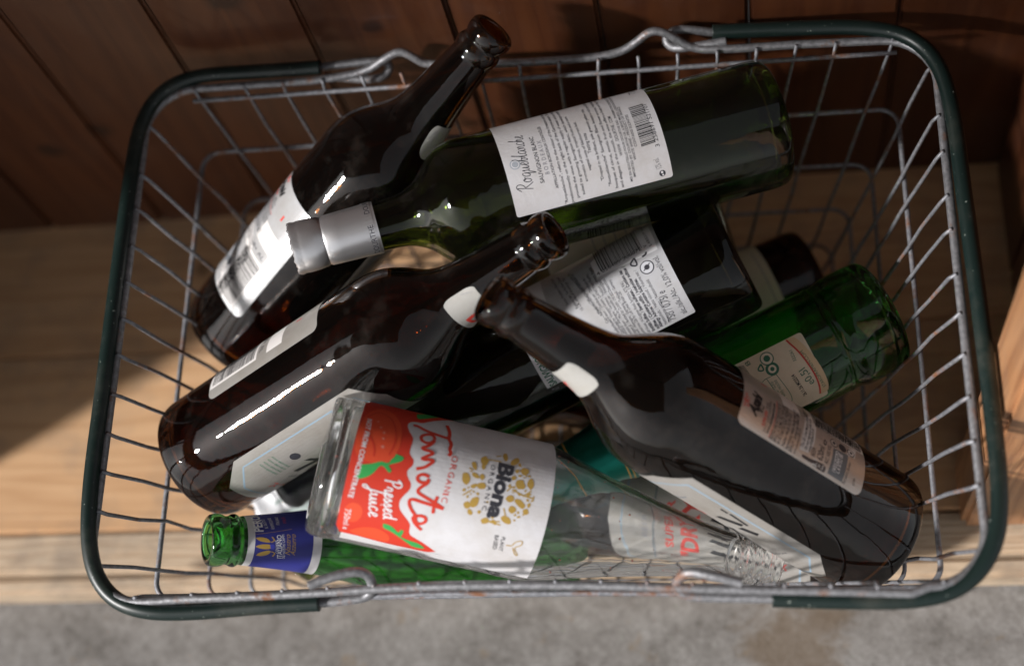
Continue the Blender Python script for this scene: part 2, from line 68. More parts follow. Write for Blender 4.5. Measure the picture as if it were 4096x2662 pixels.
SPEC = {
 'juice': [['P', [[-58.66, 67.5], [-46.5, 55.5], [-41.26, 50.1], [-38.97, 47.7], [-38.77, 44.2], [-37.43, 41.0], [-34.14, 39.5], [-29.43, 41.0], [-26.74, 43.0], [-24.73, 43.8], [-20.43, 43.3], [-17.2, 42.9], [-15.05, 43.5], [-13.04, 45.7], [-11.29, 46.2], [-8.94, 45.6], [-6.92, 43.9], [-4.84, 43.8], [-2.69, 45.1], [-0.74, 46.9], [0.87, 47.4], [3.36, 47.0], [6.65, 44.7], [9.74, 43.4], [12.9, 43.9], [15.39, 45.8], [18.34, 49.3], [20.63, 51.6], [22.51, 52.2], [25.94, 52.5], [28.02, 53.4], [29.57, 56.5], [31.92, 62.0], [38.77, 71.9], [39.78, 45.4], [37.97, 25.5], [37.7, 15.1], [16.33, 14.1], [-16.6, 13.4], [-58.66, 17.1], [-58.66, 34.3], [-58.66, 51.7]], 'red', 1], ['P', [[-32.46, 16.5], [-40.05, 20.1], [-45.63, 25.5], [-42.6, 31.3], [-34.94, 35.6], [-27.35, 37.4], [-19.76, 37.7], [-13.37, 36.4], [-9.07, 33.5], [-6.99, 30.5], [-6.45, 25.1], [-6.59, 19.6], [-8.6, 16.4], [-11.69, 14.4], [-19.89, 14.2], [-27.01, 15.1]], 'red2', 2], ['L', [[-23.38, 17.8], [-18.95, 22.6], [-13.51, 25.0], [-9.94, 25.1]], 1.0, 'red', 3], ['L', [[-32.93, 17.9], [-40.25, 23.6], [-37.7, 30.1], [-29.1, 34.0], [-19.82, 34.9], [-12.5, 32.8]], 0.8, 'red', 3], ['P', [[19.55, 16.9], [15.79, 19.4], [16.13, 24.3], [20.23, 26.7], [25.53, 25.8], [28.42, 22.3], [26.95, 17.9]], 'red2', 2], ['P', [[34.87, 22.2], [30.44, 26.9], [28.42, 33.3], [29.1, 39.0], [32.66, 44.0], [38.3, 43.7], [37.9, 35.3], [37.43, 26.8]], 'red2', 2], ['C', [-24.59, 28.1], 0.7, 'pink', 3], ['C', [-27.55, 26.0], 0.7, 'pink', 3], ['C', [-20.83, 28.2], 0.7, 'pink', 3], ['C', [-16.06, 28.7], 0.9, 'pink', 3], ['C', [-31.31, 24.0], 0.6, 'pink', 3], ['P', [[-49.46, 44.4], [-58.66, 51.7], [-58.66, 58.2], [-51.2, 54.9], [-44.28, 48.3], [-42.13, 44.4]], 'leaf', 2], ['P', [[-13.84, 36.3], [-12.97, 40.9], [-10.62, 40.1], [-8.8, 37.0], [-7.59, 33.1], [-8.13, 30.9], [-8.2, 29.6], [-7.39, 27.7], [-5.51, 24.0], [-4.3, 19.4], [-1.08, 19.5], [3.29, 18.2], [2.82, 21.8], [-0.6, 26.5], [-6.05, 29.3], [-5.85, 31.4], [-2.82, 34.9], [-4.77, 35.9], [-6.92, 33.3], [-9.88, 34.0], [-11.76, 35.7]], 'leaf', 4], ['P', [[24.19, 38.3], [24.46, 42.1], [26.34, 45.0], [28.15, 46.8], [27.28, 48.0], [26.0, 47.7], [25.87, 49.7], [28.69, 49.7], [30.98, 48.8], [32.39, 54.4], [32.86, 59.4], [36.42, 64.2], [37.23, 57.5], [34.14, 52.7], [30.84, 47.7], [28.36, 43.0], [27.28, 38.6]], 'leaf', 3], ['T', 'NOT FROM CONCENTRATE', [-31.65, 18.2], [13.57, 17.0], 'white', {'h': 2.7, 'b': 0.02, 'z': 5}], ['T', '750ml e', [20.29, 17.1], [34.4, 18.7], 'white', {'h': 3.4, 'z': 5}], ['W', 'Pressed', [0.27, 33.2], [21.5, 37.3], 'white', {'h': 9.5, 'w': 0.75, 'z': 5}], ['W', 'Juice', [4.57, 26.3], [21.84, 29.7], 'white', {'h': 9.5, 'w': 0.75, 'z': 5}], ['L', [[-42.74, 61.0], [-34.87, 62.9], [-30.37, 62.3], [-27.21, 64.4], [-23.38, 63.4], [-21.64, 64.7], [-19.35, 63.6]], 1.9, 'red', 4], ['L', [[-30.71, 62.7], [-31.58, 55.2], [-33.06, 48.7], [-35.34, 45.0], [-34.81, 42.8]], 1.9, 'red', 4], ['L', [[-27.62, 55.2], [-30.51, 54.2], [-30.37, 50.7], [-28.15, 47.8], [-25.87, 47.7], [-24.06, 50.0], [-24.66, 53.4], [-27.62, 55.2], [-25.13, 54.4], [-22.31, 52.0], [-19.96, 47.8], [-19.49, 56.6], [-16.53, 52.5], [-13.78, 48.8], [-15.32, 56.9], [-12.7, 54.9], [-9.81, 52.0], [-8.4, 48.1]], 1.7, 'red', 4], ['L', [[-5.78, 55.6], [-6.65, 52.6], [-5.17, 49.8], [-3.02, 49.6], [-1.88, 52.0], [-2.62, 55.2], [-5.11, 55.7], [-2.35, 55.6], [0.47, 52.2], [2.82, 51.0], [4.23, 53.7], [6.25, 60.4], [8.67, 66.6]], 1.7, 'red', 4], ['L', [[3.09, 62.1], [7.79, 61.2], [12.3, 61.9]], 1.7, 'red', 4], ['L', [[8.67, 66.6], [7.73, 55.3], [7.06, 48.9], [9.07, 48.0], [12.83, 50.3], [15.72, 53.8], [18.81, 53.9], [20.09, 56.6], [17.74, 59.5], [15.25, 58.9], [14.85, 55.7], [16.53, 51.9], [18.95, 53.2], [20.9, 55.1], [23.18, 58.5]], 1.7, 'red', 4], ['T', 'O', [-20.16, 65.2], [-16.26, 65.3], 'red', {'h': 3.4, 'z': 2}], ['T', 'R', [-15.19, 65.3], [-11.89, 65.3], 'red', {'h': 3.4, 'z': 2}], ['T', 'G', [-10.75, 65.0], [-7.79, 65.0], 'red', {'h': 3.4, 'z': 2}], ['T', 'A', [-6.79, 64.7], [-3.83, 64.7], 'red', {'h': 3.4, 'z': 2}], ['T', 'N', [-2.82, 64.5], [-0.07, 64.6], 'red', {'h': 3.4, 'z': 2}], ['T', 'I', [0.87, 64.3], [1.68, 64.4], 'red', {'h': 3.4, 'z': 2}], ['T', 'C', [2.89, 64.3], [5.64, 64.5], 'red', {'h': 3.4, 'z': 2}], ['T', 'Biona', [-22.64, 91.0], [8.0, 89.8], 'ink', {'h': 8.2, 'b': 0.045, 'z': 3}], ['T', 'O R G A N I C', [-20.16, 86.6], [4.97, 86.2], 'ink', {'h': 2.5, 'z': 3}], ['T', 'PLANT', [16.66, 100.1], [25.33, 100.7], 'ink', {'h': 2.2, 'z': 3}], ['T', 'BASED', [16.6, 96.4], [25.13, 97.5], 'ink', {'h': 2.2, 'z': 3}], ['L', [[20.96, 103.7], [20.76, 106.8], [17.87, 107.8], [16.19, 111.6], [19.29, 111.7], [21.37, 107.7], [26.0, 111.8], [25.94, 109.7], [21.7, 107.5]], 0.5, 'gold', 3], ['L', [[37.97, 25.9], [39.51, 41.1], [39.44, 56.6], [39.31, 72.0]], 0.5, 'white', 5], ['P', [[-23.92, 94.1], [-24.66, 93.3], [-25.6, 92.7], [-27.08, 92.3], [-28.76, 92.6], [-29.5, 93.5], [-29.43, 94.4], [-27.95, 94.9], [-26.41, 95.3], [-24.73, 95.0]], 'gold', 2], ['P', [[-22.44, 97.4], [-23.45, 96.7], [-25.53, 97.2], [-27.15, 98.7], [-28.36, 100.1], [-28.02, 101.1], [-26.88, 101.6], [-24.93, 101.1], [-23.32, 99.8], [-22.64, 98.5]], 'gold', 2], ['P', [[-18.81, 84.1], [-18.75, 82.5], [-19.62, 81.2], [-21.17, 80.8], [-22.91, 80.8], [-23.92, 82.1], [-24.59, 83.4], [-23.32, 84.4], [-22.04, 85.4], [-20.49, 84.7]], 'gold', 2], ['P', [[-14.78, 79.2], [-15.19, 78.1], [-15.86, 77.2], [-17.07, 76.6], [-18.55, 76.1], [-19.35, 76.8], [-19.55, 77.7], [-18.68, 78.8], [-17.2, 79.2], [-15.93, 79.4]], 'gold', 2], ['P', [[-5.98, 75.6], [-6.38, 74.1], [-7.79, 72.8], [-9.74, 72.5], [-11.89, 72.4], [-12.36, 73.9], [-12.36, 75.3], [-11.02, 76.4], [-9.07, 77.0], [-7.26, 76.6]], 'gold', 2], ['P', [[-10.89, 81.8], [-10.62, 80.7], [-10.62, 79.6], [-11.09, 78.2], [-12.03, 77.3], [-12.9, 77.3], [-13.57, 77.9], [-13.24, 79.3], [-12.7, 80.6], [-11.83, 81.4]], 'gold', 2], ['P', [[-16.26, 83.1], [-16.06, 82.4], [-17.0, 81.9], [-18.21, 81.6], [-19.15, 81.8], [-19.62, 82.3], [-19.69, 83.0], [-18.81, 83.5], [-17.74, 83.9], [-16.66, 83.6]], 'gold', 2], ['P', [[-5.31, 77.9], [-5.91, 77.6], [-6.85, 78.4], [-7.53, 79.5], [-7.79, 80.6], [-7.53, 81.4], [-6.59, 81.0], [-5.78, 80.5], [-4.97, 79.5], [-5.04, 78.6]], 'gold', 2], ['P', [[-7.19, 85.8], [-6.05, 85.3], [-5.64, 84.0], [-5.38, 82.7], [-5.98, 81.4], [-7.26, 80.9], [-8.4, 81.6], [-8.87, 82.9], [-9.27, 84.4], [-8.4, 85.6]], 'gold', 2], ['P', [[-2.55, 74.3], [-2.96, 73.9], [-3.49, 74.1], [-3.96, 74.5], [-4.23, 75.1], [-3.9, 75.6], [-3.43, 75.7], [-2.89, 75.6], [-2.55, 75.2], [-2.28, 74.7]], 'gold', 2], ['P', [[4.77, 80.8], [4.03, 79.8], [2.35, 79.1], [0.13, 79.8], [-0.87, 81.2], [-1.34, 82.5], [-0.6, 83.6], [1.34, 83.7], [3.43, 83.3], [4.37, 82.0]], 'gold', 2], ['P', [[5.91, 77.7], [5.24, 76.8], [4.3, 76.1], [3.16, 76.3], [2.35, 77.1], [2.02, 78.3], [2.69, 79.3], [3.7, 80.1], [5.04, 79.9], [5.91, 78.9]], 'gold', 2], ['P', [[7.26, 85.5], [7.19, 84.9], [6.85, 84.4], [6.18, 84.2], [5.58, 84.3], [5.31, 84.8], [5.11, 85.4], [5.58, 86.0], [6.32, 86.0], [6.85, 85.8]], 'gold', 2], ['P', [[11.15, 87.5], [10.01, 86.9], [9.0, 87.9], [8.4, 88.7], [8.27, 89.8], [8.67, 90.9], [9.81, 91.3], [11.15, 90.9], [11.56, 89.7], [12.03, 88.4]], 'gold', 2], ['P', [[10.82, 95.5], [11.15, 95.0], [10.89, 94.0], [10.42, 93.2], [9.68, 92.7], [8.94, 92.6], [8.4, 93.1], [8.6, 94.1], [9.27, 95.1], [10.08, 95.5]], 'gold', 2], ['P', [[8.8, 102.8], [9.27, 101.4], [9.07, 99.8], [8.27, 98.2], [6.99, 96.9], [5.91, 97.2], [5.24, 98.1], [5.11, 99.6], [5.85, 101.6], [7.39, 102.8]], 'gold', 2], ['P', [[3.43, 102.0], [2.96, 100.7], [2.02, 99.8], [0.81, 100.0], [-0.4, 100.4], [-0.6, 101.6], [-0.4, 102.7], [0.27, 103.9], [1.68, 104.0], [2.76, 103.2]], 'gold', 2], ['P', [[-0.94, 107.9], [-0.0, 107.0], [-0.87, 105.0], [-1.88, 103.5], [-3.23, 101.9], [-4.57, 102.2], [-4.77, 103.7], [-4.7, 105.2], [-3.56, 106.8], [-2.15, 108.4]], 'gold', 2], ['P', [[-4.03, 101.7], [-3.02, 101.4], [-2.22, 100.4], [-2.02, 99.0], [-2.69, 97.9], [-3.63, 97.1], [-4.77, 97.8], [-5.71, 98.7], [-5.98, 100.2], [-5.31, 101.5]], 'gold', 2], ['P', [[-10.55, 105.8], [-10.08, 104.2], [-9.88, 102.5], [-11.22, 101.2], [-12.97, 100.9], [-14.51, 101.5], [-15.12, 103.0], [-15.39, 104.7], [-13.64, 105.6], [-12.1, 106.6]], 'gold', 2], ['P', [[-10.75, 109.4], [-11.89, 108.2], [-12.83, 107.1], [-14.72, 107.2], [-16.26, 107.7], [-17.34, 108.7], [-16.87, 109.9], [-15.32, 110.6], [-13.64, 110.8], [-12.03, 110.4]], 'gold', 2], ['P', [[-7.12, 108.1], [-7.59, 107.8], [-8.33, 108.1], [-8.94, 108.7], [-9.14, 109.4], [-8.94, 109.8], [-8.6, 110.3], [-7.86, 109.7], [-7.32, 109.2], [-6.99, 108.6]], 'gold', 2], ['P', [[-19.29, 106.6], [-18.28, 105.7], [-18.08, 104.4], [-19.02, 103.4], [-20.29, 102.5], [-21.77, 103.2], [-22.78, 104.3], [-22.64, 105.6], [-22.31, 107.0], [-20.63, 107.3]], 'gold', 2], ['P', [[-1.48, 109.8], [-1.81, 109.4], [-2.49, 109.1], [-3.29, 109.2], [-3.76, 109.7], [-4.23, 110.3], [-3.76, 110.8], [-3.02, 110.9], [-2.22, 110.7], [-1.48, 110.4]], 'gold', 2], ['P', [[2.15, 108.1], [1.28, 107.6], [0.27, 107.3], [-0.34, 108.2], [-0.94, 109.2], [-0.4, 110.2], [0.54, 110.5], [1.48, 110.6], [2.35, 110.0], [2.35, 109.0]], 'gold', 2], ['P', [[-9.61, 97.6], [-9.88, 97.4], [-10.35, 97.2], [-11.02, 97.6], [-11.56, 97.9], [-11.62, 98.4], [-11.15, 98.6], [-10.68, 98.7], [-9.94, 98.4], [-9.68, 98.0]], 'gold', 2], ['P', [[-14.51, 98.8], [-15.12, 98.4], [-15.99, 98.6], [-16.6, 99.2], [-16.6, 100.0], [-16.19, 100.7], [-15.45, 100.9], [-14.72, 100.6], [-14.25, 100.0], [-13.84, 99.2]], 'gold', 2], ['P', [[-10.28, 83.4], [-10.42, 82.6], [-11.15, 82.0], [-12.1, 81.7], [-13.17, 81.7], [-13.71, 82.5], [-13.57, 83.3], [-13.04, 84.0], [-11.96, 84.4], [-11.09, 84.0]], 'gold', 2], ['P', [[8.74, 81.6], [8.74, 80.7], [8.53, 79.8], [7.59, 79.1], [6.65, 79.0], [5.85, 79.4], [5.78, 80.3], [6.32, 81.0], [6.99, 81.8], [8.0, 82.0]], 'gold', 2], ['P', [[8.06, 93.0], [8.2, 92.5], [7.86, 92.1], [7.32, 91.9], [6.79, 92.0], [6.65, 92.5], [6.59, 92.9], [6.85, 93.4], [7.32, 93.6], [7.79, 93.4]], 'gold', 2], ['P', [[-22.71, 102.0], [-22.85, 101.5], [-23.25, 101.2], [-23.92, 101.0], [-24.59, 101.3], [-24.93, 101.7], [-25.0, 102.2], [-24.39, 102.5], [-23.59, 102.6], [-23.05, 102.3]], 'gold', 2], ['P', [[4.91, 105.1], [4.5, 105.1], [4.03, 105.4], [3.63, 106.0], [3.7, 106.6], [3.83, 107.0], [4.23, 107.0], [4.64, 106.6], [4.91, 106.0], [5.04, 105.5]], 'gold', 2], ['P', [[-2.22, 82.9], [-1.95, 82.6], [-2.15, 82.1], [-2.49, 81.6], [-3.02, 81.4], [-3.43, 81.6], [-3.56, 82.1], [-3.43, 82.6], [-3.09, 83.0], [-2.55, 83.2]], 'gold', 2], ['P', [[0.34, 89.0], [0.6, 88.8], [0.87, 88.6], [0.87, 88.0], [0.74, 87.6], [0.4, 87.4], [0.07, 87.5], [-0.2, 87.9], [-0.2, 88.5], [-0.0, 88.9]], 'gold', 2], ['P', [[-6.85, 104.9], [-6.52, 104.5], [-6.59, 103.9], [-6.85, 103.1], [-7.39, 102.9], [-7.86, 103.0], [-8.27, 103.2], [-8.06, 103.9], [-7.79, 104.5], [-7.39, 104.9]], 'gold', 2], ['P', [[4.37, 104.0], [4.3, 103.6], [3.96, 103.3], [3.49, 103.5], [3.23, 103.7], [2.96, 104.0], [3.23, 104.3], [3.49, 104.6], [3.96, 104.6], [4.3, 104.3]], 'gold', 2], ['P', [[-9.07, 106.5], [-9.34, 106.3], [-9.68, 106.3], [-10.15, 106.5], [-10.42, 106.8], [-10.48, 107.2], [-10.21, 107.4], [-9.81, 107.3], [-9.34, 107.1], [-9.0, 106.8]], 'gold', 2], ['P', [[-17.87, 108.3], [-17.61, 108.1], [-17.61, 107.6], [-18.01, 107.2], [-18.41, 107.0], [-18.88, 107.1], [-18.95, 107.4], [-18.95, 107.8], [-18.61, 108.2], [-18.21, 108.5]], 'gold', 2], ['P', [[-4.84, 110.7], [-5.04, 110.5], [-5.58, 110.9], [-5.98, 111.2], [-6.32, 111.7], [-6.25, 112.0], [-5.85, 112.0], [-5.44, 111.9], [-4.97, 111.5], [-4.77, 111.1]], 'gold', 2], ['P', [[-2.69, 78.0], [-2.49, 77.7], [-2.28, 77.5], [-2.42, 77.0], [-2.49, 76.6], [-2.76, 76.6], [-3.02, 76.7], [-3.09, 77.1], [-3.09, 77.5], [-2.96, 77.9]], 'gold', 2], ['P', [[-18.41, 100.4], [-18.95, 100.1], [-19.62, 99.8], [-20.49, 100.2], [-20.76, 100.9], [-20.96, 101.5], [-20.29, 101.8], [-19.55, 101.9], [-18.68, 101.6], [-18.41, 101.0]], 'gold', 2], ['P', [[-6.32, 106.2], [-6.38, 105.9], [-6.65, 105.7], [-6.99, 105.7], [-7.32, 105.7], [-7.66, 105.8], [-7.46, 106.1], [-7.26, 106.3], [-6.79, 106.4], [-6.52, 106.3]], 'gold', 2], ['P', [[-1.28, 78.9], [-1.48, 78.6], [-1.68, 78.5], [-2.02, 78.3], [-2.35, 78.3], [-2.55, 78.5], [-2.42, 78.7], [-2.22, 78.9], [-1.81, 79.1], [-1.55, 79.0]], 'gold', 2], ['P', [[0.54, 77.2], [0.47, 76.9], [-0.07, 76.8], [-0.67, 76.8], [-0.94, 77.1], [-1.21, 77.5], [-0.94, 77.7], [-0.54, 77.9], [0.07, 77.9], [0.54, 77.6]], 'gold', 2], ['P', [[-7.46, 101.1], [-7.26, 100.9], [-7.12, 100.6], [-7.12, 100.3], [-7.19, 100.0], [-7.39, 99.7], [-7.59, 99.9], [-7.79, 100.2], [-7.73, 100.6], [-7.66, 101.0]], 'gold', 2], ['P', [[-17.27, 103.5], [-16.93, 103.4], [-16.66, 102.9], [-16.6, 102.3], [-16.66, 101.7], [-17.13, 101.8], [-17.54, 101.8], [-17.87, 102.3], [-17.81, 102.9], [-17.74, 103.5]], 'gold', 2], ['P', [[6.92, 104.8], [6.99, 104.5], [7.06, 104.1], [6.79, 103.9], [6.45, 103.6], [6.05, 103.7], [6.05, 104.1], [5.98, 104.4], [6.32, 104.7], [6.65, 104.9]], 'gold', 2], ['P', [[2.82, 105.5], [2.89, 105.0], [2.55, 104.7], [2.08, 104.5], [1.68, 104.7], [1.48, 105.1], [1.48, 105.5], [1.81, 105.8], [2.22, 105.9], [2.69, 105.8]], 'gold', 2], ['P', [[-4.1, 76.7], [-4.1, 76.5], [-4.5, 76.4], [-4.91, 76.5], [-5.31, 76.6], [-5.44, 76.8], [-5.24, 77.0], [-4.91, 77.2], [-4.43, 77.1], [-4.23, 76.9]], 'gold', 2], ['P', [[-4.84, 109.5], [-4.5, 109.3], [-4.37, 108.8], [-4.7, 108.4], [-5.04, 108.2], [-5.51, 108.1], [-5.85, 108.5], [-5.78, 109.0], [-5.64, 109.4], [-5.24, 109.6]], 'gold', 2], ['P', [[-16.8, 105.7], [-16.6, 105.6], [-16.46, 105.3], [-16.33, 104.9], [-16.46, 104.6], [-16.6, 104.3], [-16.87, 104.6], [-17.0, 104.9], [-17.13, 105.3], [-17.07, 105.7]], 'gold', 2], ['P', [[-8.53, 102.1], [-8.2, 101.8], [-8.2, 101.4], [-8.47, 101.0], [-8.8, 100.7], [-9.21, 100.9], [-9.41, 101.2], [-9.41, 101.6], [-9.34, 102.0], [-8.94, 102.2]], 'gold', 2], ['P', [[-3.02, 80.4], [-2.89, 80.1], [-3.02, 79.8], [-3.29, 79.5], [-3.7, 79.4], [-3.96, 79.7], [-3.96, 80.0], [-3.83, 80.3], [-3.56, 80.6], [-3.23, 80.5]], 'gold', 2], ['P', [[-9.54, 100.1], [-9.74, 99.6], [-10.28, 99.7], [-10.62, 99.9], [-10.89, 100.2], [-11.02, 100.7], [-10.68, 101.0], [-10.21, 101.0], [-9.74, 100.9], [-9.54, 100.5]], 'gold', 2], ['P', [[-13.71, 77.4], [-13.51, 77.1], [-13.3, 76.8], [-13.17, 76.4], [-13.24, 76.1], [-13.44, 75.9], [-13.71, 75.9], [-13.84, 76.4], [-13.98, 76.8], [-13.84, 77.1]], 'gold', 2], ['L', [[-27.01, 91.6], [-25.8, 88.9]], 0.7, 'gold', 2], ['L', [[-22.78, 84.2], [-23.18, 92.0]], 0.7, 'gold', 2], ['L', [[-14.45, 77.6], [-15.39, 75.4]], 0.7, 'gold', 2], ['L', [[-24.39, 101.1], [-22.85, 103.0]], 0.7, 'gold', 2], ['L', [[-20.56, 102.2], [-17.74, 106.7]], 0.7, 'gold', 2], ['L', [[-8.8, 99.7], [-6.92, 107.1]], 0.7, 'gold', 2], ['L', [[-6.92, 107.1], [-6.65, 112.0]], 0.7, 'gold', 2], ['L', [[-7.59, 106.9], [-10.42, 110.0]], 0.7, 'gold', 2], ['L', [[10.01, 90.3], [8.87, 97.0]], 0.7, 'gold', 2], ['L', [[10.01, 90.3], [10.48, 97.7]], 0.7, 'gold', 2], ['L', [[-0.47, 74.8], [-4.1, 78.9]], 0.7, 'gold', 2], ['L', [[-5.17, 111.6], [-8.0, 111.8]], 0.7, 'gold', 2], ['L', [[2.96, 107.8], [0.87, 110.8]], 0.7, 'gold', 2], ['L', [[-7.46, 97.1], [-10.48, 99.4]], 0.7, 'gold', 2], ['L', [[1.48, 97.3], [5.17, 99.2]], 0.7, 'gold', 2]],
 'roque': [['T', 'SAUVIGNON BLANC', [0.13, 141.8], [28.86, 140.6], 'ink', {'h': 2.4, 'z': 1, 'b': 0.012}], ['T', 'B O R D E A U X', [4.12, 137.9], [24.74, 137.3], 'grey', {'h': 2.4, 'z': 1, 'b': 0.012}], ['T', 'APPELLATION BORDEAUX CONTRÔLÉE', [-4.65, 134.9], [35.8, 134.8], 'ink', {'h': 1.7, 'z': 1, 'b': 0.012}], ['T', '"Roqueblanche", refers to the colour of the limestone soils found', [-14.4, 131.7], [53.8, 130.0], 'ink', {'h': 1.7, 'z': 1, 'b': 0.012}], ['T', 'predominantly on the right bank of the Garonne estuary. The soils', [-14.86, 128.3], [57.27, 127.2], 'ink', {'h': 1.7, 'z': 1, 'b': 0.012}], ['T', 'provide the vines with a regular supply of water, and are ideally', [-12.83, 124.9], [54.39, 124.2], 'ink', {'h': 1.7, 'z': 1, 'b': 0.012}], ['T', 'suited to growing Sauvignon blanc, which develops complex', [-11.85, 121.5], [51.51, 121.4], 'ink', {'h': 1.7, 'z': 1, 'b': 0.012}], ['T', 'aromatics of citrus, tropical fruits and a more', [-5.17, 118.4], [38.94, 118.7], 'ink', {'h': 1.7, 'z': 1, 'b': 0.012}], ['T', 'vegetal note of blackcurrant bud.', [0.07, 115.1], [31.61, 115.3], 'ink', {'h': 1.7, 'z': 1, 'b': 0.012}], ['T', 'Tasting note', [9.36, 112.6], [21.73, 112.2], 'ink', {'h': 2.0, 'z': 1, 'b': 0.012}], ['T', '"Draped in its brilliant, pale greenish yellow robe,', [-6.94, 109.7], [42.74, 108.2], 'ink', {'h': 1.7, 'z': 1, 'b': 0.012}], ['T', '"Roqueblanche" Sauvignon Blanc boasts a rich and delicate', [-10.93, 106.1], [55.17, 104.8], 'ink', {'h': 1.7, 'z': 1, 'b': 0.012}], ['T', 'bouquet of citrus, exotic fruit and flower aromas. Well balanced', [-13.09, 102.8], [57.2, 100.9], 'ink', {'h': 1.7, 'z': 1, 'b': 0.012}], ['T', 'and elegant in the mouth, the wine offers a lively and fresh finish."', [-13.55, 99.6], [57.2, 98.4], 'ink', {'h': 1.7, 'z': 1, 'b': 0.012}], ['T', 'WWW . DOURTHE . COM', [3.6, 96.2], [28.93, 95.9], 'ink', {'h': 1.9, 'z': 1, 'b': 0.012}], ['T', 'MIS EN BOUTEILLE POUR DOURTHE SAS - PAREMPUYRE GIRONDE - FRANCE', [-11.65, 94.1], [57.27, 92.2], 'ink', {'h': 1.4, 'z': 1, 'b': 0.012}], ['T', 'IMPORTED BY: DOURTHE UK, 6 BEVIS MARKS, LONDON EC3A 7BA, UK', [-9.62, 91.9], [53.47, 90.3], 'ink', {'h': 1.4, 'z': 1, 'b': 0.012}], ['T', 'WHITE WINE - PRODUCT OF FRANCE', [-0.52, 89.5], [34.95, 89.0], 'ink', {'h': 1.6, 'z': 1, 'b': 0.012}], ['T', 'CONTAINS SULPHITES', [6.35, 87.3], [26.77, 86.7], 'ink', {'h': 1.6, 'z': 1, 'b': 0.012}], ['W', 'Roqueblanche', [-1.96, 148.6], [32.27, 145.6], 'ink', {'h': 9.5, 'w': 0.42, 'z': 1}], ['C', [14.01, 154.8], 3.0, 'lgrey', 1], ['C', [14.01, 154.8], 2.3, 'paper_', 2], ['C', [14.01, 154.8], 1.8, 'lgrey', 3], ['BAR', [5.5, 85.1], [31.94, 84.7], [6.02, 76.8], 7], ['T', '3 258691 521701', [3.21, 75.2], [31.02, 74.5], 'ink', {'h': 2.5, 'z': 1}], ['T', '12% vol.', [-8.31, 76.8], [-2.42, 77.6], 'ink', {'h': 3.6, 'z': 1, 'b': -0.01}], ['C', [-11.58, 77.1], 1.8, 'ink', 1], ['C', [-10.93, 77.2], 0.7, 'paper_', 2], ['C', [-12.5, 76.9], 0.5, 'paper_', 2], ['T', '75cl', [45.81, 76.5], [57.2, 75.2], 'ink', {'h': 4, 'z': 1, 'b': -0.01}]],
